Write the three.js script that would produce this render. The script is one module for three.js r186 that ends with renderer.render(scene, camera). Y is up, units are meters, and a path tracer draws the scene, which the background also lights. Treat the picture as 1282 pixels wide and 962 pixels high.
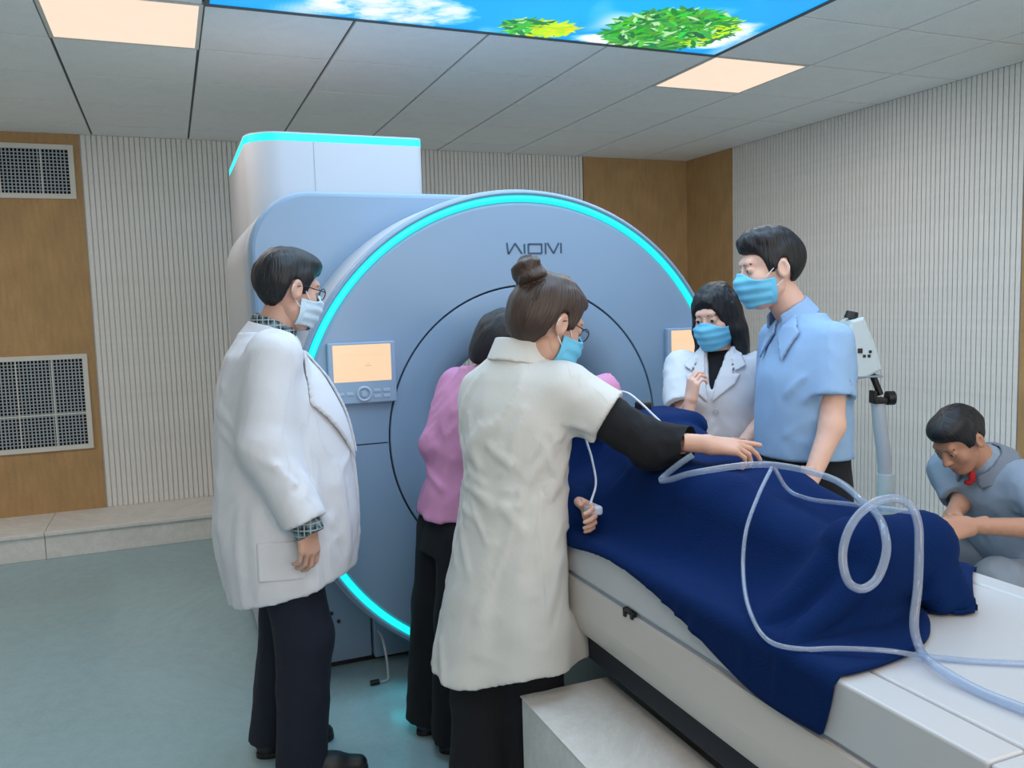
import * as THREE from 'three';
import { RoundedBoxGeometry } from 'three/addons/geometries/RoundedBoxGeometry.js';
import { mergeGeometries } from 'three/addons/utils/BufferGeometryUtils.js';
import { ImprovedNoise } from 'three/addons/math/ImprovedNoise.js';
import { RectAreaLightUniformsLib } from 'three/addons/lights/RectAreaLightUniformsLib.js';

// ---------------------------------------------------------------- camera, light, exposure
const scene = new THREE.Scene();
scene.background = new THREE.Color(0x000000);
const camera = new THREE.PerspectiveCamera(2 * Math.atan(481 / 1050.24) * 180 / Math.PI, 1282 / 962, 0.05, 60);
{
  const yaw = 0.38504, pitch = -0.09419, roll = -0.02913;
  const F = new THREE.Vector3(Math.sin(yaw) * Math.cos(pitch), Math.sin(pitch), -Math.cos(yaw) * Math.cos(pitch));
  const R = new THREE.Vector3(Math.cos(yaw), 0, Math.sin(yaw)), U = new THREE.Vector3().crossVectors(R, F);
  const X = R.clone().multiplyScalar(Math.cos(roll)).addScaledVector(U, Math.sin(roll));
  const Y = U.clone().multiplyScalar(Math.cos(roll)).addScaledVector(R, -Math.sin(roll));
  camera.quaternion.setFromRotationMatrix(new THREE.Matrix4().makeBasis(X, Y, F.clone().negate()));
  camera.position.set(0, 1.48, 0);
  scene.add(camera);
}
const renderer = new THREE.WebGLRenderer({ antialias: true });
renderer.toneMapping = THREE.LinearToneMapping;
renderer.toneMappingExposure = 1.24;
renderer.shadowMap.enabled = true;
RectAreaLightUniformsLib.init();
const CEIL = 2.685, BACK = -6.34, RIGHT = 4.278, LEFT = -2.8, REAR = 1.8;
function areaLight(name, x, y, z, w, h, color, intensity, look = [0, -1, 0]) {
  const l = new THREE.RectAreaLight(color, intensity, w, h);
  l.name = name; l.position.set(x, y, z); l.lookAt(x + look[0], y + look[1], z + look[2]); scene.add(l); return l;
}
const PANEL_WARM = new THREE.Color().setRGB(1.0, 0.86, 0.76), SKY_BLUE = new THREE.Color().setRGB(0.74, 0.88, 1.0);
const PANEL_LIGHTS = [[-0.097, -3.9], [2.903, -3.9], [-1.897, -4.5], [-0.097, -0.3], [2.903, -0.3], [-0.097, 0.9], [2.903, 0.9]];
for (const [x, z] of PANEL_LIGHTS) areaLight('panel_light', x, CEIL - 0.022, z, 0.56, 0.56, PANEL_WARM, 9.5);
areaLight('sky_panel_light', 1.403, CEIL - 0.022, -2.4, 2.36, 2.36, SKY_BLUE, 2.4);

// ---------------------------------------------------------------- helpers
let seed = 20240611;
const rnd = () => { seed = (seed * 1664525 + 1013904223) >>> 0; return seed / 4294967296; };
const perlin = new ImprovedNoise();
const noise = (x, y, z) => perlin.noise(x, y, z);
const V = (x, y, z) => new THREE.Vector3(x, y, z);
const taken = new Map();
function numbered(n) { const k = taken.get(n) ?? 0; taken.set(n, k + 1); return k ? `${n}_${String(k).padStart(3, '0')}` : n; }
function shade(o) { o.castShadow = true; o.receiveShadow = true; return o; }
function part(name, geo, mat, parent, label) {
  const m = shade(new THREE.Mesh(geo, mat)); m.name = name; parent.add(m);
  if (label) m.userData.label = label; return m;
}
function thing(name, label, category, pos = [0, 0, 0], yaw = 0, group) {
  const g = new THREE.Group(); g.name = numbered(name); g.position.set(...pos); g.rotation.y = yaw;
  g.userData = { label, category }; if (group) g.userData.group = group; scene.add(g); return g;
}
function single(name, geo, mat, label, category, group, pos = [0, 0, 0]) {
  const m = shade(new THREE.Mesh(geo, mat)); m.name = numbered(name); m.position.set(...pos);
  m.userData = { label, category }; if (group) m.userData.group = group; scene.add(m); return m;
}
function struct(name, geo, mat, label, category) {
  const m = shade(new THREE.Mesh(geo, mat)); m.name = name; m.userData = { kind: 'structure', label, category }; scene.add(m); return m;
}
const box = (x0, x1, y0, y1, z0, z1) => { const g = new THREE.BoxGeometry(x1 - x0, y1 - y0, z1 - z0); g.translate((x0 + x1) / 2, (y0 + y1) / 2, (z0 + z1) / 2); metricUV(g); return g; };
const rbox = (x0, x1, y0, y1, z0, z1, r = 0.006, s = 2) => { const g = new RoundedBoxGeometry(x1 - x0, y1 - y0, z1 - z0, s, r); g.translate((x0 + x1) / 2, (y0 + y1) / 2, (z0 + z1) / 2); metricUV(g); return g; };
function metricUV(g) {
  const p = g.attributes.position, n = g.attributes.normal, uv = new Float32Array(p.count * 2);
  for (let i = 0; i < p.count; i++) {
    const ax = Math.abs(n.getX(i)), ay = Math.abs(n.getY(i)), az = Math.abs(n.getZ(i));
    if (ay >= ax && ay >= az) { uv[2 * i] = p.getX(i); uv[2 * i + 1] = p.getZ(i); }
    else if (ax >= az) { uv[2 * i] = p.getZ(i); uv[2 * i + 1] = p.getY(i); }
    else { uv[2 * i] = p.getX(i); uv[2 * i + 1] = p.getY(i); }
  }
  g.setAttribute('uv', new THREE.BufferAttribute(uv, 2)); return g;
}
function merged(list) {
  return mergeGeometries(list.map((g) => { const h = g.index ? g.toNonIndexed() : g; for (const k of Object.keys(h.attributes)) if (!['position', 'normal', 'uv'].includes(k)) h.deleteAttribute(k); return h; }));
}
function tube(points, r, seg = 80, rad = 10, closed = false) {
  return new THREE.TubeGeometry(new THREE.CatmullRomCurve3(points.map((p) => V(...p)), closed, 'centripetal'), seg, r, rad, closed);
}
function extrude(shape, depth, bevel = 0.004, curve = 16, bseg = 2) {
  return new THREE.ExtrudeGeometry(shape, { depth: depth - 2 * bevel, bevelEnabled: bevel > 0, bevelThickness: bevel, bevelSize: bevel, bevelOffset: -bevel, bevelSegments: bseg, curveSegments: curve }).translate(0, 0, bevel);
}
function rr(x0, x1, y0, y1, r) {   // rounded rectangle; r = [bottom-left, bottom-right, top-right, top-left]
  const [a, b, c, d] = Array.isArray(r) ? r : [r, r, r, r], s = new THREE.Shape();
  s.moveTo(x0 + a, y0); s.lineTo(x1 - b, y0); if (b) s.absarc(x1 - b, y0 + b, b, -Math.PI / 2, 0);
  s.lineTo(x1, y1 - c); if (c) s.absarc(x1 - c, y1 - c, c, 0, Math.PI / 2);
  s.lineTo(x0 + d, y1); if (d) s.absarc(x0 + d, y1 - d, d, Math.PI / 2, Math.PI);
  s.lineTo(x0, y0 + a); if (a) s.absarc(x0 + a, y0 + a, a, Math.PI, 1.5 * Math.PI); return s;
}
// ---- textures: grain, weave, stains
function dataTex(w, h, fn, srgb = true) {
  const d = new Uint8Array(w * h * 4);
  for (let j = 0; j < h; j++) for (let i = 0; i < w; i++) { const c = fn(i / w, j / h, i, j), k = 4 * (j * w + i); d[k] = Math.min(255, c[0]); d[k + 1] = Math.min(255, c[1]); d[k + 2] = Math.min(255, c[2]); d[k + 3] = c[3] ?? 255; }
  const t = new THREE.DataTexture(d, w, h); t.wrapS = t.wrapT = THREE.RepeatWrapping; t.magFilter = THREE.LinearFilter; t.minFilter = THREE.LinearMipmapLinearFilter; t.generateMipmaps = true;
  if (srgb) t.colorSpace = THREE.SRGBColorSpace; t.needsUpdate = true; return t;
}
const tn = (u, v, f, s = 0) => {   // tileable noise
  const a = u * 2 * Math.PI, b = v * 2 * Math.PI, r = f / (2 * Math.PI);
  return noise(Math.cos(a) * r + s, Math.sin(a) * r + Math.cos(b) * r * 0.73 + s * 1.7, Math.sin(b) * r + s * 0.3);
};
const rep = (t, x, y) => { const c = t.clone(); c.repeat.set(x, y); c.needsUpdate = true; return c; };
const g255 = (v) => { v = Math.max(0, Math.min(255, v)); return [v, v, v]; };
const texGrain = dataTex(256, 256, (u, v) => g255(128 + 70 * tn(u, v, 40, 3) + 60 * tn(u, v, 90, 9)), false);
const texWeave = dataTex(256, 256, (u, v) => g255(128 + 46 * Math.sin(u * 2 * Math.PI * 40) * Math.sin(v * 2 * Math.PI * 40) + 50 * tn(u, v, 30, 5)), false);
const texMottle = dataTex(512, 512, (u, v) => { const n = 1 + 0.035 * tn(u, v, 10, 1) + 0.03 * tn(u, v, 34, 4) + 0.03 * tn(u, v, 110, 7); return [236 * n, 238 * n, 238 * n]; });
const texTile = dataTex(512, 512, (u, v) => { const n = 1 + 0.012 * tn(u, v, 12, 51) + 0.03 * tn(u, v, 160, 57); return [247 * n, 248 * n, 248 * n]; });
const texFloor = dataTex(512, 512, (u, v) => { const n = 1 + 0.015 * tn(u, v, 6, 21) + 0.02 * tn(u, v, 40, 24) + 0.022 * tn(u, v, 150, 27); return [225 * n, 228 * n, 229 * n]; });
const texFloorRough = dataTex(256, 256, (u, v) => g255(205 + 8 * tn(u, v, 8, 41) + 8 * tn(u, v, 60, 43)), false);
const texWood = dataTex(512, 512, (u, v) => { const n = 1 + 0.05 * tn(u, v * 0.15, 60, 31) + 0.05 * tn(u, v, 9, 33) + 0.03 * tn(u, v, 120, 37); return [230 * n, 228 * n, 224 * n]; });
const texHair = dataTex(256, 256, (u, v) => g255(128 + 90 * noise(u * 90, v * 5, 3.3) + 40 * noise(u * 40, v * 3, 7.7)), false);
const std = (color, o = {}) => new THREE.MeshStandardMaterial({ color, roughness: 0.6, ...o });
const fabric = (color, o = {}) => new THREE.MeshPhysicalMaterial({ color, roughness: 0.92, bumpMap: rep(texWeave, 9, 9), bumpScale: 0.0006, sheen: 0.25, sheenRoughness: 0.7, ...o });
const lin = (r, g, b) => new THREE.Color().setRGB(r, g, b);
const M = {
  ceil: std(0xfafbfb, { roughness: 0.95, map: rep(texTile, 1.1, 1.1), bumpMap: rep(texGrain, 5, 5), bumpScale: 0.0005 }),
  tbar: std(0x565b60, { roughness: 0.6 }),
  slat: std(0xf2f1ee, { roughness: 0.75, map: rep(texTile, 0.9, 0.4) }),
  slatBack: std(0xdfdedb, { roughness: 0.9 }),
  wood: std(0xc7a272, { roughness: 0.7, map: rep(texWood, 0.8, 0.8), bumpMap: rep(texGrain, 3, 3), bumpScale: 0.0004 }),
  wall: std(0xf0eeea, { roughness: 0.9, map: rep(texMottle, 0.5, 0.5) }),
  plinth: std(0xf2efeb, { roughness: 0.7, map: rep(texMottle, 0.7, 0.7) }),
  floor: new THREE.MeshPhysicalMaterial({ color: 0xa8c6ce, roughness: 0.32, map: rep(texFloor, 0.5, 0.5), roughnessMap: rep(texFloorRough, 0.6, 0.6) }),
  ventWhite: std(0xd9d8d2, { roughness: 0.5 }),
  ventBar: std(0xa9b4bc, { roughness: 0.5 }),
  ventDark: std(0x07090d, { roughness: 0.9 }),
  white: std(0xb4b9c1, { roughness: 0.42 }),
  coverBlue: std(0x829bb4, { roughness: 0.34 }),
  coverDark: std(0x8a97a8, { roughness: 0.5 }),
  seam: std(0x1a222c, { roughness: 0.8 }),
  cyan: new THREE.MeshStandardMaterial({ color: 0x0a3c40, emissive: lin(0.01, 0.78, 0.76), emissiveIntensity: 1.1, roughness: 0.4 }),
  screen: null,
  black: std(0x0c0d10, { roughness: 0.45 }),
  tableWhite: std(0xb9bdc2, { roughness: 0.36 }),
  tableSide: std(0xc4bfba, { roughness: 0.42 }),
  pedestal: std(0xa9a29b, { roughness: 0.6 }),
  step: std(0xecebe9, { roughness: 0.4, map: rep(texMottle, 1.5, 1.5) }),
  skin: std(0xc99f8c, { roughness: 0.55 }),
  hair: std(0x0b0d13, { roughness: 0.5, bumpMap: rep(texHair, 4, 4), bumpScale: 0.003 }),
  hairBrown: std(0x3a2a22, { roughness: 0.48, bumpMap: rep(texHair, 4, 4), bumpScale: 0.003 }),
  coat: fabric(0xd3d6dd),
  coatCream: fabric(0xcbccc9),
  navyTrouser: fabric(0x10182a),
  blackTrouser: fabric(0x090c14),
  mask: fabric(0x6cc0e4, { bumpMap: null, roughness: 0.85 }),
  maskWhite: fabric(0xe8ecee, { bumpMap: null }),
  shoe: std(0x14161a, { roughness: 0.5 }),
};
const texScreen = dataTex(256, 160, (u, v) => {
  let n = 1; const line = (a, b, x0, x1) => Math.abs(v - a) < b && u > x0 && u < x1;
  if (line(0.42, 0.012, 0.54, 0.66) || line(0.49, 0.01, 0.58, 0.62)) n = 0.86;
  if (line(0.3, 0.006, 0.06, 0.86) || line(0.72, 0.006, 0.06, 0.9)) n = 0.95;
  return [255 * n, 216 * n, 178 * n];
});
M.screen = new THREE.MeshStandardMaterial({ color: 0x111111, roughness: 0.3, emissive: 0xffffff, emissiveMap: texScreen, emissiveIntensity: 0.8 });

// ---------------------------------------------------------------- room
struct('floor', box(LEFT - 0.2, RIGHT + 0.2, -0.12, 0, BACK - 0.2, REAR + 0.2), M.floor, 'glossy grey-green vinyl floor of the scanner room', 'floor');
{
  // back wall with slats and wood panels
  const wb = struct('wall_back', box(LEFT - 0.2, RIGHT + 0.2, 0, CEIL + 0.3, BACK - 0.16, BACK - 0.012), M.slatBack, 'back wall clad in pale vertical slats between wood panels', 'wall');
  const prof = new THREE.Shape(); const sw = 0.0265, sd = 0.014;
  prof.moveTo(-sw / 2, 0); prof.lineTo(-sw / 2, sd * 0.45); prof.quadraticCurveTo(-sw * 0.44, sd, -sw * 0.2, sd); prof.lineTo(sw * 0.2, sd); prof.quadraticCurveTo(sw * 0.44, sd, sw / 2, sd * 0.45); prof.lineTo(sw / 2, 0);
  const slatG = (h) => { const g = new THREE.ExtrudeGeometry(prof, { depth: h, bevelEnabled: false, curveSegments: 3 }); g.rotateX(-Math.PI / 2); g.rotateY(Math.PI); return g; };
  const H0 = 0.17, sg = slatG(CEIL - H0), pitch = 0.033;
  // the extruded slat stands along y with its round face towards -z -> turn to +z
  sg.rotateY(Math.PI); const slatBackG = sg; slatBackG.computeBoundingBox();
  const bb = slatBackG.boundingBox; slatBackG.translate(0, -bb.min.y, -bb.min.z);
  const put = (parent, x, y, z, ry) => { const m = part('slat', slatBackG, M.slat, parent); m.position.set(x, y, z); m.rotation.y = ry; };
  for (let x = -0.455; x < 3.245; x += pitch) put(wb, x, H0, BACK - 0.013, 0);
  for (let x = -1.33; x > LEFT; x -= pitch) put(wb, x, H0, BACK - 0.013, 0);
  part('wood_panel', box(-1.31, -0.478, H0, CEIL, BACK - 0.02, BACK + 0.006), M.wood, wb, 'tan wood panel with two air grilles');
  part('wood_panel', box(3.262, RIGHT, H0, CEIL, BACK - 0.02, BACK + 0.006), M.wood, wb, 'tan wood corner panel behind the scanner');
  const wr = struct('wall_right', box(RIGHT + 0.012, RIGHT + 0.16, 0, CEIL + 0.3, BACK - 0.2, REAR + 0.2), M.slatBack, 'right wall clad in pale vertical slats', 'wall');
  part('wood_panel', box(RIGHT - 0.006, RIGHT + 0.02, 0.1, CEIL, BACK + 0.006, -5.70), M.wood, wr, 'narrow tan wood panel at the corner');
  for (let z = -5.68; z < -3.2; z += pitch) { const m = part('slat', slatBackG, M.slat, wr); m.scale.y = (CEIL - 0.1) / (CEIL - H0); m.position.set(RIGHT + 0.013, 0.1, z); m.rotation.y = -Math.PI / 2; }
  part('wood_panel', box(RIGHT - 0.006, RIGHT + 0.02, 0.1, CEIL, -3.18, -2.2), M.wood, wr, 'tan wood panel beside the slats');
  for (let z = -2.18; z < REAR; z += pitch) { const m = part('slat', slatBackG, M.slat, wr); m.scale.y = (CEIL - 0.1) / (CEIL - H0); m.position.set(RIGHT + 0.013, 0.1, z); m.rotation.y = -Math.PI / 2; }
  struct('baseboard_right', box(RIGHT - 0.012, RIGHT + 0.02, 0, 0.1, BACK, REAR), M.plinth, 'pale skirting along the right wall', 'baseboard');
  struct('wall_left', box(LEFT - 0.16, LEFT, 0, CEIL + 0.3, BACK - 0.2, REAR + 0.2), M.wall, 'plain pale left wall', 'wall');
  struct('wall_rear', box(LEFT - 0.2, RIGHT + 0.2, 0, CEIL + 0.3, REAR, REAR + 0.16), M.wall, 'plain pale wall behind the viewer', 'wall');
  // low service plinth along the back wall
  const pl = thing('wall_plinth', 'long low white ledge along the foot of the back wall', 'ledge', [0, 0, 0]);
  const seams = [LEFT, -1.9, -0.79, 0.9, 2.4, RIGHT - 0.012];
  for (let i = 0; i + 1 < seams.length; i++) {
    part('ledge_top', rbox(seams[i] + 0.001, seams[i + 1] - 0.001, 0.145, 0.17, BACK, -5.765, 0.005), M.plinth, pl);
    part('front_panel', rbox(seams[i] + 0.0015, seams[i + 1] - 0.0015, 0.0, 0.145, -5.81, -5.78, 0.003), M.plinth, pl);
  }
  // ceiling: slab, grid and tiles
  const cl = struct('ceiling', box(LEFT - 0.2, RIGHT + 0.2, CEIL + 0.06, CEIL + 0.2, BACK - 0.2, REAR + 0.2), M.tbar, 'suspended ceiling of square grey-white tiles', 'ceiling');
  const xs = [LEFT]; for (let i = -4; i <= 7; i++) { const x = -0.397 + 0.6 * i; if (x > LEFT + 0.05) xs.push(x); } xs.push(RIGHT);
  const zs = [BACK]; for (let j = 4; j >= -8; j--) { const z = -3.6 - 0.6 * j; if (z < REAR) zs.push(z); } zs.push(REAR);
  const tileG = new RoundedBoxGeometry(0.592, 0.018, 0.592, 1, 0.0025); metricUV(tileG);
  const near = (a, b) => Math.abs(a - b) < 0.05;
  for (let i = 0; i + 1 < xs.length; i++) for (let j = 0; j + 1 < zs.length; j++) {
    const cx = (xs[i] + xs[i + 1]) / 2, cz = (zs[j] + zs[j + 1]) / 2;
    if (cx > 0.21 && cx < 2.6 && cz > -3.59 && cz < -1.21) continue;
    if (PANEL_LIGHTS.some(([px, pz]) => near(px, cx) && near(pz, cz))) continue;
    const w = xs[i + 1] - xs[i], d = zs[j + 1] - zs[j];
    const m = part('ceiling_tile', tileG, M.ceil, cl); m.position.set(cx, CEIL + 0.009, cz); m.scale.set((w - 0.013) / 0.592, 1, (d - 0.013) / 0.592);
  }
  const bars = [];
  for (const x of xs.slice(1, -1)) bars.push(box(x - 0.012, x + 0.012, CEIL + 0.012, CEIL + 0.05, BACK, REAR));
  for (const z of zs.slice(1, -1)) bars.push(box(LEFT, RIGHT, CEIL + 0.013, CEIL + 0.049, z - 0.012, z + 0.012));
  const gb = part('ceiling_grid', merged(bars), M.tbar, cl, 'recessed grey metal grid between the tiles');
  // lit panels
  const texPanel = dataTex(64, 64, (u, v) => { const n = 1 + 0.01 * tn(u, v, 12, 61); return [255 * n, 228 * n, 206 * n]; });
  const panelMat = new THREE.MeshStandardMaterial({ color: 0x332e2a, emissive: 0xffffff, emissiveMap: texPanel, emissiveIntensity: 0.82, roughness: 0.5 });
  const where = ['in the ceiling above the wood panel with grilles', 'in the ceiling over the long-haired woman', 'left of the wood panel with grilles, out of view', 'out of view above the viewer on the left', 'out of view above the viewer on the right', 'out of view behind the viewer on the left', 'out of view behind the viewer on the right'];
  PANEL_LIGHTS.forEach(([x, z], i) => {
    const t = thing('ceiling_light', 'square warm white light panel ' + where[i], 'light', [x, CEIL, z], 0, 'square ceiling light panels');
    part('frame', merged([box(-0.3, 0.3, -0.002, 0.02, -0.3, -0.284), box(-0.3, 0.3, -0.002, 0.02, 0.284, 0.3), box(-0.3, -0.284, -0.002, 0.02, -0.284, 0.284), box(0.284, 0.3, -0.002, 0.02, -0.284, 0.284)]), M.ventWhite, t);
    part('light_diffuser', box(-0.284, 0.284, 0.0, 0.012, -0.284, 0.284), panelMat, t);
  });
}
{
  // backlit print of sky and leaves
  const W = 1024, Hh = 1024, cv = document.createElement('canvas'); cv.width = W; cv.height = Hh; const c = cv.getContext('2d');
  c.fillStyle = '#14a6e8'; c.fillRect(0, 0, W, Hh);
  const img = dataTex(4, 4, () => [0, 0, 0]);
  for (let j = 0; j < 128; j++) for (let i = 0; i < 128; i++) {
    const n = 0.5 + 0.5 * noise(i / 22, j / 22, 5.5) + 0.25 * noise(i / 9, j / 9, 2.5), d = noise(i / 50, j / 50, 8.1);
    const g = Math.max(0, Math.min(1, (n - 0.62) * 3));
    c.fillStyle = `rgb(${Math.round(8 + 20 * d + 205 * g)},${Math.round(150 + 34 * d + 66 * g)},${Math.round(228 + 14 * g)})`; c.fillRect(i * 8, j * 8, 8, 8);
  }
  const cloud = (x, y, rx, ry, k) => { for (let q = 0; q < 260; q++) { const a = rnd() * 6.283, r = Math.sqrt(rnd()); c.fillStyle = `rgba(${225 + rnd() * 20},${225 + rnd() * 20},${240 + rnd() * 10},${k})`; c.beginPath(); c.ellipse(x + Math.cos(a) * r * rx, y + Math.sin(a) * r * ry, 8 + rnd() * 26, 6 + rnd() * 12, rnd(), 0, 6.283); c.fill(); } };
  const leaves = (x, y, rx, ry, n, yellow, back = false) => {
    for (let q = 0; q < n; q++) {
      const a = rnd() * 6.283, r = Math.sqrt(rnd()) * (back && q < n / 2 ? 0.8 : 1), px = x + Math.cos(a) * r * rx, py = y + Math.sin(a) * r * ry, t = rnd(), ye = yellow + 0.5 * (px - x) / rx;
      const R0 = ye > 0.55 + 0.4 * t ? [150 + 70 * rnd(), 200 + 40 * rnd(), 10 + 40 * rnd()] : t < 0.55 ? [40 + 50 * rnd(), 140 + 60 * rnd(), 40 + 40 * rnd()] : t < 0.9 ? [20 + 20 * rnd(), 95 + 40 * rnd(), 50 + 30 * rnd()] : [170, 215, 160];
      c.fillStyle = `rgb(${R0.map(Math.round).join(',')})`; c.save(); c.translate(px, py); c.rotate(rnd() * 6.283);
      const L = 14 + rnd() * 20; c.beginPath(); c.moveTo(-L, 0); c.quadraticCurveTo(0, -L * 0.42, L, 0); c.quadraticCurveTo(0, L * 0.42, -L, 0); c.fill(); c.restore();
    }
  };
  // canvas x runs with world x (0.203 .. 2.603), canvas y: 0 at the far edge (z = -3.6)
  const PX = (x) => (x - 0.203) / 2.4 * W, PY = (z) => (z + 3.6) / 2.4 * Hh;
  cloud(PX(0.92), PY(-3.42), 140, 70, 0.2); cloud(PX(0.55), PY(-3.1), 120, 70, 0.1); cloud(PX(1.98), PY(-3.52), 70, 22, 0.12); cloud(PX(2.45), PY(-3.32), 34, 80, 0.14); cloud(PX(1.0), PY(-1.9), 170, 80, 0.12);
  leaves(PX(1.58), PY(-3.47), 62, 36, 320, 0.85); leaves(PX(2.17), PY(-3.33), 122, 112, 2200, 0.3, true); leaves(PX(0.6), PY(-1.7), 100, 80, 700, 0.3, true);
  const tex = new THREE.CanvasTexture(cv); tex.colorSpace = THREE.SRGBColorSpace; tex.flipY = true;
  const mat = new THREE.MeshStandardMaterial({ color: 0x101418, emissive: 0xffffff, emissiveMap: tex, emissiveIntensity: 1.05, roughness: 0.4 });
  const t = thing('sky_ceiling_panel', 'large backlit ceiling panel printed with blue sky, clouds and green leaves', 'light panel', [1.403, CEIL, -2.4]);
  const g = new THREE.PlaneGeometry(2.36, 2.36); g.rotateX(Math.PI / 2);   // faces down; uv: x with world x, v
  { const p = g.attributes.position, uv = g.attributes.uv; for (let i = 0; i < p.count; i++) uv.setXY(i, p.getX(i) / 2.4 + 0.5, 1 - (p.getZ(i) / 2.4 + 0.5)); }
  const lit = part('printed_light_diffuser', g, mat, t, 'print of sky and leaves'); lit.position.y = -0.001;
  part('tray', box(-1.18, 1.18, 0.001, 0.03, -1.18, 1.18), M.ventWhite, t);
  part('frame', merged([box(-1.2, 1.2, -0.006, 0.02, -1.2, -1.18), box(-1.2, 1.2, -0.006, 0.02, 1.18, 1.2), box(-1.2, -1.18, -0.006, 0.02, -1.18, 1.18), box(1.18, 1.2, -0.006, 0.02, -1.18, 1.18)]), M.tbar, t);
}
// air grilles in the wood panel
function vent(x0, x1, y0, y1, nx, ny, label, strong) {
  const w = x1 - x0, h = y1 - y0, t = thing('air_grille', label, 'air vent', [(x0 + x1) / 2, y0, BACK + 0.006]);
  const f = 0.032, X = w / 2;
  part('frame', merged([box(-X, X, 0, f, 0, 0.018), box(-X, X, h - f, h, 0, 0.018), box(-X, -X + f, f, h - f, 0, 0.018), box(X - f, X, f, h - f, 0, 0.018)]), M.ventWhite, t, 'off-white metal frame');
  part('filter', box(-X + f, X - f, f, h - f, 0.0005, 0.002), M.ventDark, t, 'dark filter mesh behind the bars');
  const vb = [], hb = [];
  for (let i = 1; i < nx; i++) { const x = -X + f + (w - 2 * f) * i / nx; vb.push(box(x - 0.0035, x + 0.0035, f, h - f, 0.008, 0.013)); }
  for (let j = 1; j < ny; j++) { const y = f + (h - 2 * f) * j / ny; hb.push(box(-X + f, X - f, y - 0.003, y + 0.003, 0.005, 0.0085)); }
  const a = part('upright_bars', merged(vb), M.ventBar, t), b = part('cross_bars', merged(hb), M.ventBar, t); a.userData.kind = b.userData.kind = 'stuff';
  for (const [dir, at] of strong) part('brace_bar', dir === 'h' ? box(-X + f, X - f, at * h - 0.005, at * h + 0.005, 0.012, 0.016) : box(at * w - X - 0.004, at * w - X + 0.004, f, h - f, 0.012, 0.0155), M.ventWhite, t);
}
vent(-1.16, -0.525, 0.592, 1.235, 26, 26, 'large square white air grille low in the wood panel', [['h', 0.38], ['v', 0.33], ['v', 0.66]]);
vent(-1.16, -0.515, 2.262, 2.612, 26, 13, 'wide white air grille high in the wood panel', [['v', 0.33], ['v', 0.7]]);
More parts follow.
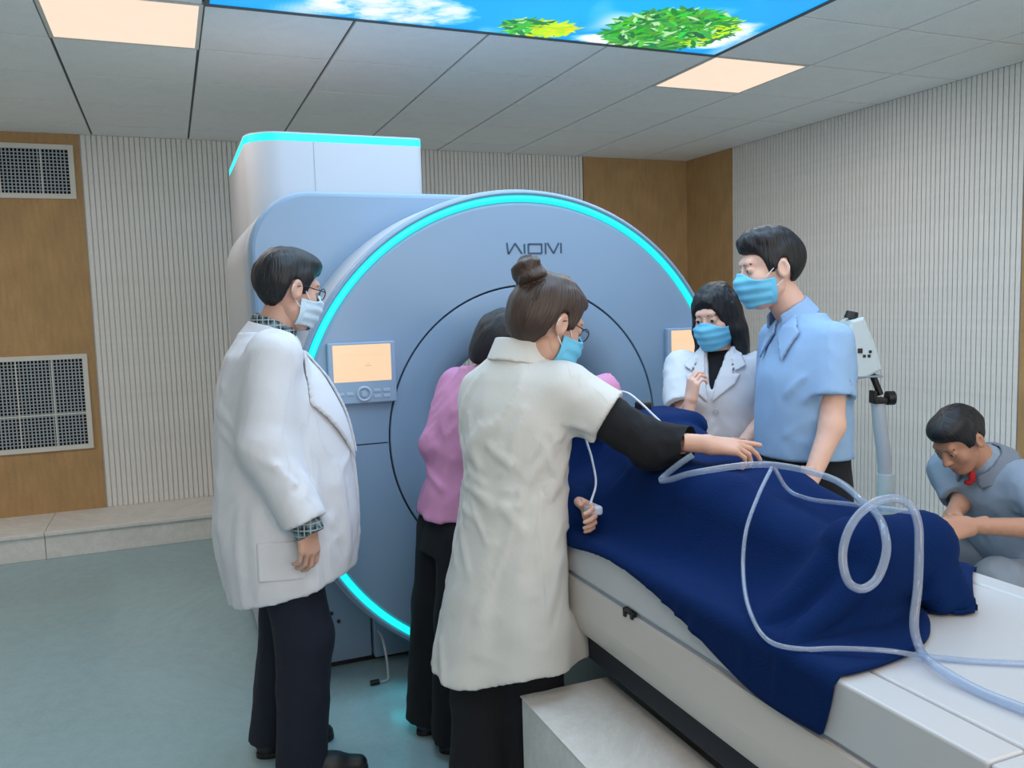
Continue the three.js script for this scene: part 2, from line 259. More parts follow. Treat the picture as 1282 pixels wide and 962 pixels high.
// ---------------------------------------------------------------- scanner
const GX = 1.309, GY = 0.982, GZ = -3.05, GR = 0.943;   // centre of the round front, its plane and radius
{
  const t = thing('mri_scanner', 'large white and pale blue scanner with a round front and a cyan light ring', 'scanner', [GX, 0, GZ]);
  const y0 = GY;
  // everything below is relative to (GX, 0, GZ)
  const lathe = (pts, seg = 128) => { const g = new THREE.LatheGeometry(pts.map(([r, z]) => new THREE.Vector2(r, z)), seg); g.rotateX(Math.PI / 2); g.translate(0, y0, 0); return g; };
  // round front cover: pts as [radius, z towards the viewer]
  part('front_cover', lathe([[0.575, -0.30], [0.575, -0.003], [0.578, 0.0], [GR - 0.062, 0.0], [GR - 0.05, -0.004], [GR - 0.046, -0.014], [GR - 0.022, -0.014], [GR - 0.018, 0.004], [GR - 0.012, 0.006], [GR - 0.004, 0.002], [GR, -0.008], [GR, -0.34]]), M.coverBlue, t, 'smooth pale blue round front cover');
  part('rim_band', lathe([[GR + 0.001, -0.02], [GR + 0.004, -0.03], [GR + 0.004, -0.33], [GR - 0.01, -0.33], [GR - 0.01, -0.02], [GR + 0.001, -0.02]]), M.white, t, 'white side band of the round front');
  const ring = new THREE.TorusGeometry(GR - 0.034, 0.0125, 14, 180); ring.translate(0, y0, -0.006);
  part('led_ring', ring, M.cyan, t, 'glowing cyan light ring');
  part('inner_cover', lathe([[0.36, -0.35], [0.345, -0.22], [0.36, -0.10], [0.41, -0.025], [0.47, -0.004], [0.52, 0.0], [0.566, 0.0], [0.569, -0.003], [0.569, -0.05]]), M.coverBlue, t, 'round inner cover around the bore');
  part('bore_liner', lathe([[0.345, -1.45], [0.345, -0.2]], 72), M.white, t, 'white tunnel lining');
  part('seam_backing', lathe([[0.55, -0.012], [0.60, -0.012]], 96), M.seam, t);
  for (const s of [-1, 1]) part('cover_seam', s < 0 ? box(-(GR - 0.07), -0.58, GY - 0.002, GY + 0.002, -0.002, 0.0008) : box(0.58, GR - 0.07, GY - 0.002, GY + 0.002, -0.002, 0.0008), M.seam, t);
  // housing behind
  const zb = -0.32;
  const holed = (sh, dx = 0) => { const h = new THREE.Path(); h.absarc(dx, y0, 0.37, 0, 2 * Math.PI, true); sh.holes.push(h); return sh; };
  const body = extrude(holed(rr(0.302 - GX, 0.50, 0.42, 1.946, [0.02, 0.2, 0.42, 0.24])), 1.2, 0.02, 24, 3); body.translate(0, 0, zb - 1.2);
  part('housing', body, M.coverBlue, t, 'pale blue housing behind the round front');
  const side = extrude(holed(rr(0.296 - GX, 0.49, 0.05, 1.94, [0.02, 0.2, 0.42, 0.26]), 0.012), 1.1, 0.06, 24, 4); side.translate(-0.012, 0, zb - 1.16);
  part('housing_shell', side, M.white, t, 'off-white side shell');
  part('base_panel', extrude(rr(0.30 - GX, 0.706 - GX, 0.025, 0.60, 0.006), 0.9, 0.004), M.coverBlue, t).position.z = zb - 0.03 - 0.9;
  part('base_panel', extrude(rr(0.712 - GX, 0.62, 0.025, 0.60, 0.006), 0.9, 0.004), M.coverBlue, t).position.z = zb - 0.9;
  part('foot_rail', box(0.32 - GX, 0.6, 0.0, 0.026, zb - 0.95, zb - 0.05), M.black, t);
  // small fixings on the base panels
  const holeG = new THREE.CylinderGeometry(0.008, 0.008, 0.008, 12); holeG.rotateX(Math.PI / 2);
  for (const [x, y, z] of [[0.545, 0.235, -0.03], [0.573, 0.197, -0.03], [0.52, 0.19, -0.03], [0.548, 0.15, -0.03], [0.89, 0.16, 0], [0.95, 0.135, 0]]) part('fixing', holeG, M.black, t).position.set(x - GX, y, zb + z + 0.002);
  // tall column on top
  const col = new THREE.Shape(); {
    const x0 = 0.345 - GX, x1 = 1.105 - GX, zf = 3.72 + GZ, zk = 4.75 + GZ, r = 0.15;
    col.moveTo(x0, zk); col.lineTo(x0, zf + r); col.absarc(x0 + r, zf + r, r, Math.PI, 1.5 * Math.PI); col.lineTo(x1 - 0.03, zf); col.absarc(x1 - 0.03, zf + 0.03, 0.03, -Math.PI / 2, 0); col.lineTo(x1, zk);
  }
  const upr = (h, y) => { const g = new THREE.ExtrudeGeometry(col, { depth: h, bevelEnabled: false, curveSegments: 24 }); g.rotateX(Math.PI / 2); g.translate(0, y + h, 0); g.scale(1, 1, -1); const ix = g.index; if (!ix) { const p = g.attributes.position; for (let i = 0; i < p.count; i += 3) for (const k of ['position', 'normal', 'uv']) { const a = g.attributes[k], n = a.itemSize; for (let q = 0; q < n; q++) { const tmp = a.array[(i + 1) * n + q]; a.array[(i + 1) * n + q] = a.array[(i + 2) * n + q]; a.array[(i + 2) * n + q] = tmp; } } } g.computeVertexNormals(); return g; };
  part('column', upr(0.40, 1.80), M.white, t, 'white column rising to the ceiling behind the housing');
  part('led_strip', upr(0.032, 2.20), M.cyan, t, 'glowing cyan strip round the column top');
  part('column_cap', upr(0.006, 2.232), M.white, t);
  part('column_seam', box(0.62 - GX, 0.6225 - GX, 1.9, 2.2, -0.69, -0.6685), M.coverDark, t);
  // lettering on the front, drawn as strokes
  const strokes = [], S = (x0, v0, x1, v1) => {
    const L = 0.238, h = 0.04, a = V(x0 * L - 0.119, v0 * h, 0), b = V(x1 * L - 0.119, v1 * h, 0), d = b.clone().sub(a), g = new THREE.BoxGeometry(d.length() + 0.003, 0.0065, 0.003);
    g.rotateZ(Math.atan2(d.y, d.x)); g.translate((a.x + b.x) / 2, (a.y + b.y) / 2, 0.001); strokes.push(g);
  };
  S(0.01, 1, 0.03, 0); S(0.04, 0, 0.15, 0.95); S(0.16, 0.95, 0.27, 0.02); S(0.32, 0.9, 0.32, 0.02);
  S(0.39, 0.0, 0.39, 0.92); S(0.40, 0.92, 0.62, 0.92); S(0.63, 0.92, 0.63, 0.06); S(0.41, 0.02, 0.62, 0.02);
  S(0.70, 0, 0.70, 1); S(0.74, 1, 0.84, 0.05); S(0.85, 0.05, 0.94, 1); S(0.985, 1, 0.985, 0.05);
  const lg = part('lettering', merged(strokes), std(0x2c4a62, { roughness: 0.5 }), t, 'dark blue angular logo letters'); lg.position.set(1.348 - GX, 1.678, 0);
  // control panels
  for (const s of [-1, 1]) {
    const cx = s < 0 ? 0.6415 - GX : 2.062 - GX, cy = 1.2;   // bottom at about 1.135
    const p = part('control_panel', rbox(cx - 0.124, cx + 0.124, 1.137, 1.361, 0.0, 0.026, 0.005), std(0x8fa5bd, { roughness: 0.4 }), t, 'grey control panel with a lit screen and a round dial');
    part('screen', (() => { const g = new THREE.PlaneGeometry(0.212, 0.134); g.translate(cx, 1.285, 0.0266); return g; })(), M.screen, p, 'peach coloured lit display');
    const dial = new THREE.TorusGeometry(0.024, 0.005, 10, 32); dial.translate(cx + 0.002, 1.172, 0.027);
    part('dial', dial, std(0xa9b9ca, { roughness: 0.3 }), p);
    const knob = new THREE.CylinderGeometry(0.011, 0.013, 0.008, 20); knob.rotateX(Math.PI / 2); knob.translate(cx + 0.002, 1.172, 0.028); part('knob', knob, std(0x9fb2c6), p);
    for (const [dx, dy] of [[-0.085, 0.0], [-0.05, 0.0], [0.05, 0.008], [0.085, 0.008], [0.05, -0.014], [0.085, -0.014]]) part('button', rbox(cx + dx - 0.013, cx + dx + 0.013, 1.168 + dy, 1.18 + dy, 0.024, 0.0285, 0.002), std(0xa4b5c6), p);
    areaLight('screen_light', GX + cx, 1.285, GZ + 0.03, 0.2, 0.13, new THREE.Color(0xffd8b2), 0.35, [0, 0, 1]);
  }
  for (let k = 0; k < 14; k++) { const a = (k + 0.5) / 14 * 2 * Math.PI, c = Math.cos(a), s = Math.sin(a); areaLight('led_ring_light', GX + c * (GR + 0.012), GY + s * (GR + 0.012), GZ + 0.014, 0.40, 0.02, lin(0.03, 0.85, 1), 5.5, [c * 0.75, s * 0.75, 0.65]).up.set(0, 1, 0); }
  areaLight('led_strip_light', 0.76, 2.216, -3.70, 0.5, 0.03, lin(0.05, 0.9, 1), 3, [0, 0, 1]);
}
// hose dangling at the foot of the scanner
{
  const t = thing('drain_hose', 'thin white hose hanging to the floor below the scanner', 'hose', [0.719, 0, -3.19]);
  part('hose', tube([[0.0, 0.16, -0.13], [0.0, 0.155, -0.06], [0.0, 0.12, -0.015], [0.003, 0.06, 0], [0.002, 0.012, 0.004], [-0.006, 0.007, 0.012], [-0.03, 0.006, 0.016]], 0.0052, 40), M.white, t);
  const n = new THREE.CylinderGeometry(0.011, 0.011, 0.035, 14); n.rotateZ(Math.PI / 2); n.translate(-0.055, 0.011, 0.018); part('nozzle', n, M.black, t, 'black end nozzle');
}
// ---------------------------------------------------------------- patient table
const TT = 0.86, TL = 0.965, TR = 1.628;
{
  const t = thing('patient_table', 'long white scanner table running from the round front towards the viewer', 'table', [GX, 0, -1.5]);
  const r = (x) => x - GX, z = (v) => v + 1.5;
  const zA = -2.50, zB = 0.55;
  part('tabletop', rbox(r(1.041), r(1.556), TT - 0.05, TT, z(-3.0), z(zB), 0.006), M.tableWhite, t, 'smooth white table board');
  for (const [x0, x1] of [[TL, 1.037], [1.56, TR]]) {
    const zs = [zA, -1.07, -0.745, zB];
    for (let i = 0; i < 3; i++) part('side_rail', rbox(r(x0), r(x1), 0.752, TT, z(zs[i]) + 0.0008, z(zs[i + 1]) - 0.0008, i ? 0.006 : 0.012, 3), M.tableWhite, t);
  }
  // skirt: lower body, curving in at the bottom
  const sk = new THREE.Shape(); const a = r(TL - 0.004), b = r(TR + 0.004);
  sk.moveTo(a + 0.09, 0.565); sk.lineTo(b - 0.09, 0.565); sk.bezierCurveTo(b - 0.04, 0.565, b - 0.005, 0.59, b, 0.66); sk.lineTo(b, 0.744); sk.lineTo(a, 0.744); sk.lineTo(a, 0.66); sk.bezierCurveTo(a + 0.005, 0.59, a + 0.04, 0.565, a + 0.09, 0.565);
  const skG = extrude(sk, zB - zA - 0.02, 0.006, 14); skG.translate(0, 0, z(zA) + 0.01);
  part('skirt', skG, M.tableSide, t, 'off-white lower body of the table');
  part('groove', box(r(TL + 0.006), r(TR - 0.006), 0.74, 0.756, z(zA) + 0.02, z(zB) - 0.02), M.coverDark, t);
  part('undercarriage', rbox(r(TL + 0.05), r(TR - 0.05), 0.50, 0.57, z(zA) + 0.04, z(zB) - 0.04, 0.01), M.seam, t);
  part('pedestal', rbox(r(1.135), r(1.49), 0.0, 0.52, z(-2.98), z(0.3), 0.02), M.pedestal, t, 'recessed grey pedestal');
  part('cradle_support', rbox(r(1.08), r(1.52), 0.74, TT - 0.05, z(-2.98), z(zA) + 0.05, 0.02), M.tableSide, t);
  const la = part('latch', merged([rbox(r(TL - 0.01), r(TL + 0.004), 0.75, 0.757, z(-1.70), z(-1.655), 0.002), rbox(r(TL - 0.01), r(TL + 0.004), 0.735, 0.757, z(-1.70), z(-1.69), 0.002), rbox(r(TL - 0.01), r(TL + 0.004), 0.739, 0.757, z(-1.667), z(-1.657), 0.002)]), M.black, t, 'small black latch on the groove');
  void la;
}
{
  const h = 0.435, t = thing('step_stool', 'low white box step standing beside the scanner table', 'step', [0.937, 0, -1.49]);
  const g = rbox(-0.128, 0.128, 0.0, h, -0.505, 0.45, 0.006); part('box_body', g, M.step, t);
  part('top_board', rbox(-0.131, 0.131, h, h + 0.004, -0.508, 0.453, 0.002), M.step, t);
}
// ---------------------------------------------------------------- smooth solids: distance fields meshed with surface nets
const smin = (a, b, k) => { if (k <= 0) return a < b ? a : b; const h = Math.max(k - Math.abs(a - b), 0) / k; return Math.min(a, b) - h * h * k * 0.25; };
const smax = (a, b, k) => -smin(-a, -b, k);
const U = (k, ...f) => (x, y, z) => { let d = f[0](x, y, z); for (let i = 1; i < f.length; i++) d = smin(d, f[i](x, y, z), k); return d; };
const cut = (f, g, k = 0) => (x, y, z) => smax(f(x, y, z), -g(x, y, z), k);
const both = (f, g, k = 0) => (x, y, z) => smax(f(x, y, z), g(x, y, z), k);
const grow = (f, r) => (x, y, z) => f(x, y, z) - r;
const rc = (a, b, r1, r2 = r1) => {
  const [ax, ay, az] = a, ux = b[0] - ax, uy = b[1] - ay, uz = b[2] - az, l = 1 / (ux * ux + uy * uy + uz * uz + 1e-12), dr = r2 - r1;
  return (x, y, z) => { const px = x - ax, py = y - ay, pz = z - az; let t = (px * ux + py * uy + pz * uz) * l; t = t < 0 ? 0 : t > 1 ? 1 : t; const qx = px - t * ux, qy = py - t * uy, qz = pz - t * uz; return Math.sqrt(qx * qx + qy * qy + qz * qz) - r1 - dr * t; };
};
const ell = (c, r) => { const [cx, cy, cz] = c, [a, b, e] = r; return (x, y, z) => { const px = (x - cx) / a, py = (y - cy) / b, pz = (z - cz) / e, k0 = Math.sqrt(px * px + py * py + pz * pz); const qx = px / a, qy = py / b, qz = pz / e, k1 = Math.sqrt(qx * qx + qy * qy + qz * qz); return k1 < 1e-6 ? -Math.min(a, b, e) : k0 * (k0 - 1) / k1; }; };
const half = (p, n) => { const l = Math.hypot(...n), nx = n[0] / l, ny = n[1] / l, nz = n[2] / l; return (x, y, z) => (x - p[0]) * nx + (y - p[1]) * ny + (z - p[2]) * nz; };
const boxf = (c, h, r = 0) => (x, y, z) => { const a = Math.abs(x - c[0]) - h[0] + r, b = Math.abs(y - c[1]) - h[1] + r, e = Math.abs(z - c[2]) - h[2] + r; return Math.hypot(Math.max(a, 0), Math.max(b, 0), Math.max(e, 0)) + Math.min(Math.max(a, b, e), 0) - r; };
function loft(secs, pw = 2) {   // upright loft of ellipses: [y, cx, cz, rx, rz] from the bottom up
  const n = secs.length;
  return (x, y, z) => {
    let i = 0; while (i < n - 2 && y > secs[i + 1][0]) i++;
    const A = secs[Math.max(0, i - 1)], B = secs[i], C = secs[i + 1], D = secs[Math.min(n - 1, i + 2)];
    let t = (y - B[0]) / (C[0] - B[0]); t = t < 0 ? 0 : t > 1 ? 1 : t; const t2 = t * t, t3 = t2 * t;
    const w0 = 0.5 * (-t3 + 2 * t2 - t), w1 = 0.5 * (3 * t3 - 5 * t2 + 2), w2 = 0.5 * (-3 * t3 + 4 * t2 + t), w3 = 0.5 * (t3 - t2);
    const f = (k) => w0 * A[k] + w1 * B[k] + w2 * C[k] + w3 * D[k];
    const rx = f(3), rz = f(4), px = (x - f(1)) / rx, pz = (z - f(2)) / rz;
    let d; { const k0 = Math.sqrt(px * px + pz * pz), k1 = Math.sqrt(px * px / (rx * rx) + pz * pz / (rz * rz)); d = k1 < 1e-6 ? -Math.min(rx, rz) : k0 * (k0 - 1) / k1; }
    const dy = Math.max(secs[0][0] - y, y - secs[n - 1][0]);
    return dy > 0 ? (d > 0 ? Math.hypot(d, dy) : dy) : Math.max(d, dy);
  };
}
const segd = (p, a, b) => { const ux = b[0] - a[0], uy = b[1] - a[1], uz = b[2] - a[2], px = p[0] - a[0], py = p[1] - a[1], pz = p[2] - a[2]; let t = (px * ux + py * uy + pz * uz) / (ux * ux + uy * uy + uz * uz); t = Math.max(0, Math.min(1, t)); return [Math.hypot(px - t * ux, py - t * uy, pz - t * uz), t]; };
// wrinkles: folds are [ax,ay,az, bx,by,bz, width, height]; plus soft noise
function creased(f, folds = [], amp = 0.003, freq = [9, 5, 9], sd = 0) {
  const fs = folds.map((q) => ({ a: q.slice(0, 3), b: q.slice(3, 6), w: q[6], h: q[7] }));
  return (x, y, z) => {
    let d = f(x, y, z); if (d > 0.06 || d < -0.06) return d;
    const n = noise(x * freq[0] + sd, y * freq[1] + sd * 1.3, z * freq[2]);
    const n2 = noise(x * freq[0] * 2.1 + y * 6 + 5, y * freq[1] * 1.7 + sd, z * freq[2] * 2.1 - y * 4), m = noise(x * 4 + sd, y * 4, z * 4);
    d -= amp * (1 - 2.2 * Math.abs(n)) * 0.9 + amp * 0.7 * Math.max(0, 0.55 + m) * (1 - 3.2 * Math.abs(n2));
    for (const q of fs) { const [e, t] = segd([x, y, z], q.a, q.b); if (e < q.w * 2.5) d -= q.h * Math.exp(-(e / q.w) * (e / q.w)) * Math.min(1, 5 * Math.min(t, 1 - t) + 0.15); }
    return d;
  };
}
function nets(f, lo, hi, cell) {
  const B = 4, n = [0, 1, 2].map((k) => Math.ceil((hi[k] - lo[k]) / cell / B) * B + 1), [nx, ny, nz] = n, F = new Float32Array(nx * ny * nz), sxy = nx * ny;
  const hd = cell * B * 0.866 * 1.9;
  for (let bz = 0; bz < nz; bz += B) for (let by = 0; by < ny; by += B) for (let bx = 0; bx < nx; bx += B) {
    const c = f(lo[0] + (bx + B / 2 - 0.5) * cell, lo[1] + (by + B / 2 - 0.5) * cell, lo[2] + (bz + B / 2 - 0.5) * cell), far = Math.abs(c) > hd;
    for (let k = bz; k < Math.min(nz, bz + B); k++) for (let j = by; j < Math.min(ny, by + B); j++) for (let i = bx; i < Math.min(nx, bx + B); i++)
      F[k * sxy + j * nx + i] = far ? c : f(lo[0] + i * cell, lo[1] + j * cell, lo[2] + k * cell);
  }
  const id = new Int32Array(nx * ny * nz).fill(-1), pos = [], idx = [];
  const cor = [0, 1, nx, nx + 1, sxy, sxy + 1, sxy + nx, sxy + nx + 1], ed = [[0, 1], [2, 3], [4, 5], [6, 7], [0, 2], [1, 3], [4, 6], [5, 7], [0, 4], [1, 5], [2, 6], [3, 7]];
  const co = [[0, 0, 0], [1, 0, 0], [0, 1, 0], [1, 1, 0], [0, 0, 1], [1, 0, 1], [0, 1, 1], [1, 1, 1]];
  for (let k = 0; k < nz - 1; k++) for (let j = 0; j < ny - 1; j++) for (let i = 0; i < nx - 1; i++) {
    const o = k * sxy + j * nx + i; let m = 0; for (let q = 0; q < 8; q++) if (F[o + cor[q]] < 0) m |= 1 << q;
    if (m === 0 || m === 255) continue;
    let x = 0, y = 0, z = 0, c = 0;
    for (const [a, b] of ed) { if (((m >> a) & 1) === ((m >> b) & 1)) continue; const fa = F[o + cor[a]], fb = F[o + cor[b]], t = fa / (fa - fb); x += co[a][0] + t * (co[b][0] - co[a][0]); y += co[a][1] + t * (co[b][1] - co[a][1]); z += co[a][2] + t * (co[b][2] - co[a][2]); c++; }
    id[o] = pos.length / 3; pos.push(lo[0] + (i + x / c) * cell, lo[1] + (j + y / c) * cell, lo[2] + (k + z / c) * cell);
  }
  const quad = (a, b, c, d, flip) => { if (a < 0 || b < 0 || c < 0 || d < 0) return; if (flip) idx.push(a, c, b, a, d, c); else idx.push(a, b, c, a, c, d); };
  for (let k = 1; k < nz - 1; k++) for (let j = 1; j < ny - 1; j++) for (let i = 1; i < nx - 1; i++) {
    const o = k * sxy + j * nx + i, s = F[o] < 0;
    if (s !== (F[o + 1] < 0)) quad(id[o], id[o - nx], id[o - nx - sxy], id[o - sxy], s ? 1 : 0);
    if (s !== (F[o + nx] < 0)) quad(id[o], id[o - sxy], id[o - sxy - 1], id[o - 1], s ? 1 : 0);
    if (s !== (F[o + sxy] < 0)) quad(id[o], id[o - 1], id[o - 1 - nx], id[o - nx], s ? 1 : 0);
  }
  const g = new THREE.BufferGeometry(); g.setAttribute('position', new THREE.BufferAttribute(new Float32Array(pos), 3)); g.setIndex(idx); g.computeVertexNormals();
  const uv = new Float32Array(pos.length / 3 * 2), N = g.attributes.normal;
  for (let i = 0; i < pos.length / 3; i++) { const ax = Math.abs(N.getX(i)), az = Math.abs(N.getZ(i)); uv[2 * i] = ax > az ? pos[3 * i + 2] : pos[3 * i]; uv[2 * i + 1] = pos[3 * i + 1]; }
  g.setAttribute('uv', new THREE.BufferAttribute(uv, 2)); return g;
}
const joined = (list) => mergeGeometries(list.map((g) => g));

// ---------------------------------------------------------------- people
const headField = (() => {
  const sm = 0.022;
  const skull = ell([0, 0.035, -0.014], [0.075, 0.09, 0.096]), face = ell([0, -0.036, 0.022], [0.059, 0.084, 0.072]);
  const f = U(sm, skull, face, ell([0, -0.1, 0.058], [0.026, 0.02, 0.024]), rc([-0.045, -0.06, 0.0], [-0.02, -0.098, 0.05], 0.02, 0.018), rc([0.045, -0.06, 0.0], [0.02, -0.098, 0.05], 0.02, 0.018), rc([-0.03, 0.034, 0.08], [0.03, 0.034, 0.08], 0.012), ell([-0.04, -0.022, 0.058], [0.022, 0.024, 0.022]), ell([0.04, -0.022, 0.058], [0.022, 0.024, 0.022]));
  const sock = (s) => ell([0.031 * s, 0.012, 0.101], [0.019, 0.012, 0.014]);
  const g = cut(cut(f, sock(-1), 0.012), sock(1), 0.012);
  const nose = U(0.008, rc([0, 0.014, 0.088], [0, -0.028, 0.107], 0.0075, 0.0115), ell([-0.011, -0.03, 0.097], [0.008, 0.008, 0.01]), ell([0.011, -0.03, 0.097], [0.008, 0.008, 0.01]));
  const lips = U(0.004, rc([-0.02, -0.06, 0.082], [0, -0.057, 0.092], 0.004, 0.006), rc([0.02, -0.06, 0.082], [0, -0.057, 0.092], 0.004, 0.006), rc([-0.018, -0.067, 0.082], [0.018, -0.067, 0.082], 0.0055));
  const lid = (s) => cut(ell([0.031 * s, 0.011, 0.079], [0.0155, 0.012, 0.0125]), ell([0.031 * s, 0.0075, 0.0925], [0.0125, 0.0042, 0.0085]), 0.002);
  const ears = U(0.006, ell([-0.076, -0.004, -0.008], [0.008, 0.022, 0.012]), cut(ell([-0.081, 0.0, -0.013], [0.011, 0.033, 0.02]), ell([-0.092, 0.003, -0.008], [0.009, 0.021, 0.011]), 0.005), ell([0.076, -0.004, -0.008], [0.008, 0.022, 0.012]), cut(ell([0.081, 0.0, -0.013], [0.011, 0.033, 0.02]), ell([0.092, 0.003, -0.008], [0.009, 0.021, 0.011]), 0.005));
  const all = U(0.006, U(0.01, g, nose), lips, lid(-1), lid(1), ears);
  return { skull, all, plain: U(0.012, f, nose) };
})();
const HEAD_GEO = nets(headField.all, [-0.11, -0.14, -0.13], [0.11, 0.145, 0.135], 0.0032);
const EYE_GEO = (() => { const w = new THREE.SphereGeometry(0.0118, 18, 12); const g = w.clone(); return g; })();
const irisGeo = new THREE.SphereGeometry(0.01215, 16, 6, 0, Math.PI * 2, 0, 0.5).rotateX(Math.PI / 2);
const M_eye = std(0xb5aaa4, { roughness: 0.3 }), M_iris = std(0x17100c, { roughness: 0.25 });
const hairCap = (thick, front, nape, amp = 0.003, freq = 60, straight = false) => {   // hair over the skull: forehead line, sideburn, arch over the ear, nape
  const cap = ell([0, 0.036, -0.016], [0.075 + thick * 0.8, 0.09 + thick, 0.096 + thick]), dy = front[0] - nape[0], dz = front[1] - nape[1], line = half([0, front[0], front[1]], [0, dz, -dy]);
  const K = [[-0.14, nape[0] - 0.01], [-0.075, nape[0]], [-0.05, nape[0] + 0.01], [-0.038, 0.0], [-0.03, 0.03], [-0.008, 0.034], [0.004, 0.01], [0.014, -0.008], [0.03, -0.004], [0.04, 0.03], [0.058, front[0] - 0.02], [0.085, front[0]], [0.2, front[0] + 0.01]];
  const edge = (z) => { for (let i = 1; i < K.length; i++) if (z < K[i][0]) { const t = Math.max(0, (z - K[i - 1][0]) / (K[i][0] - K[i - 1][0])); return K[i - 1][1] + t * (K[i][1] - K[i - 1][1]); } return K[K.length - 1][1]; };
  return (x, y, z) => { let d = cap(x, y, z); if (Math.abs(d) < 0.03) d -= amp * noise(x * freq, y * freq * 0.35, z * freq * 0.5) + amp * noise(x * 22, y * 14, z * 18); const b = straight ? -line(x, y, z) : (edge(z) - y) * 0.6; return smax(d, b + 0.004 * noise(x * 70, 3.3, z * 60), 0.007); };
};
const maskField = () => {
  const base = U(0.03, grow(headField.plain, 0.004), ell([0, -0.05, 0.05], [0.056, 0.06, 0.064]));
  const reg = (x, y, z) => { const top = 0.006 - 0.5 * Math.max(0, Math.abs(x) - 0.012) + 0.02 * 0, bot = -0.118 + 0.35 * Math.max(0, Math.abs(x) - 0.02); return Math.max(y - top, bot - y, 0.012 - z, Math.abs(x) - 0.074); };
  return (x, y, z) => { const b = base(x, y, z) - 0.0016 * Math.sin((y + 0.118) * 210) * (z > 0.03 ? 1 : 0); return smax(Math.max(b - 0.005, -(b + 0.001)), reg(x, y, z), 0.004); };
};
const MASK_GEO = nets(maskField(), [-0.09, -0.14, -0.01], [0.09, 0.025, 0.14], 0.0026);
function loops(sag = 0) { const l = (s) => tube([[s * 0.064, -0.02, 0.045], [s * 0.075, 0.004, 0.02], [s * 0.082, 0.022, -0.006], [s * 0.087, 0.012, -0.028], [s * 0.083, -0.015, -0.028], [s * 0.076, -0.036, -0.008], [s * 0.066, -0.062, 0.03]], 0.0016, 40, 6); void sag; return [l(-1), l(1)]; }
function glasses(t, M4, dark) {
  const p = []; for (const s of [-1, 1]) { const r = new THREE.TorusGeometry(0.022, 0.0018, 8, 36); r.scale(1.12, 0.86, 1); r.rotateY(s * 0.12); r.translate(s * 0.032, 0.008, 0.106); p.push(r); p.push(tube([[s * 0.056, 0.014, 0.102], [s * 0.074, 0.014, 0.06], [s * 0.084, 0.014, 0.0], [s * 0.086, 0.0, -0.03]], 0.0018, 20, 6)); }
  p.push(tube([[-0.01, 0.012, 0.109], [0, 0.016, 0.112], [0.01, 0.012, 0.109]], 0.0016, 10, 6));
  const g = merged(p); g.applyMatrix4(M4); const o = part('glasses', g, std(dark, { roughness: 0.35, metalness: 0.2 }), t);
  for (const s of [-1, 1]) { const l = new THREE.CircleGeometry(0.0215, 28); l.scale(1.12, 0.86, 1); l.rotateY(s * 0.12); l.translate(s * 0.032, 0.008, 0.106); l.applyMatrix4(M4); part('lens', l, new THREE.MeshPhysicalMaterial({ color: 0xf4fafc, roughness: 0.05, transmission: 1, thickness: 0, ior: 1.4 }), o); }
}
// a hand: wrist at w, fingers along d, thumb on side th; side 'R' or 'L'; curl of thumb..little finger in radians per joint
function handGeo(w, d, th, side, curl, scale = 1, spread = 0.07) {
  const D = V(...d).normalize(), T = V(...th); T.addScaledVector(D, -T.dot(D)).normalize();
  const f = [], base = [[0.031, 0.086, 0.0], [0.0105, 0.09, -0.002], [-0.0105, 0.086, -0.001], [-0.03, 0.077, 0.002]], len = [0.072, 0.079, 0.073, 0.058], R0 = [0.0088, 0.009, 0.0086, 0.0077];
  const palm = U(0.014, rc([0, -0.05, 0], [0, 0.005, 0], 0.0245, 0.025), rc([0.016, 0.012, 0], [0.029, 0.08, 0], 0.017, 0.0125), rc([0.004, 0.012, 0.001], [0.0105, 0.084, -0.001], 0.018, 0.013), rc([-0.009, 0.012, 0.001], [-0.0105, 0.08, 0], 0.018, 0.0125), rc([-0.018, 0.014, 0.001], [-0.028, 0.071, 0.002], 0.016, 0.0115), rc([0.022, 0.014, 0.008], [0.034, 0.045, 0.012], 0.016, 0.014));
  for (let i = 0; i < 4; i++) {
    let a = 0, p = [...base[i]], sp = (1.5 - i) * spread; const seg = [0.46, 0.3, 0.26], ch = [];
    for (let j = 0; j < 3; j++) { a += curl[i + 1] * (j === 0 ? 0.75 : j === 1 ? 1.15 : 0.8); const L = len[i] * seg[j], q = [p[0] + Math.sin(sp) * Math.cos(a) * L, p[1] + Math.cos(sp) * Math.cos(a) * L, p[2] + Math.sin(a) * L]; ch.push(rc(p, q, R0[i] * (1 - 0.09 * j), R0[i] * (1 - 0.09 * (j + 1)))); p = q; }
    f.push(U(0.002, ...ch));
  }
  const c0 = curl[0], t1 = [0.03, 0.03, 0.008], t2 = [0.052 - 0.014 * c0, 0.058, 0.014 + 0.02 * c0], t3 = [0.064 - 0.036 * c0, 0.086, 0.018 + 0.03 * c0];
  f.push(U(0.003, rc(t1, t2, 0.0135, 0.0108), rc(t2, t3, 0.0106, 0.0085)));
  const all = U(0.006, palm, ...f), g = nets(all, [-0.06, -0.06, -0.04], [0.085, 0.19, 0.11], 0.0033);
  const N = side === 'R' ? V().crossVectors(T, D) : V().crossVectors(D, T);
  const m = new THREE.Matrix4().makeBasis(T, D, N).scale(V(scale, scale, scale)); m.setPosition(V(...w));
  if (side === 'L') { /* mirrored frame: flip the winding */ const ix = g.index.array; for (let i = 0; i < ix.length; i += 3) { const q = ix[i]; ix[i] = ix[i + 1]; ix[i + 1] = q; } }
  g.applyMatrix4(m); g.computeVertexNormals(); return g;
}
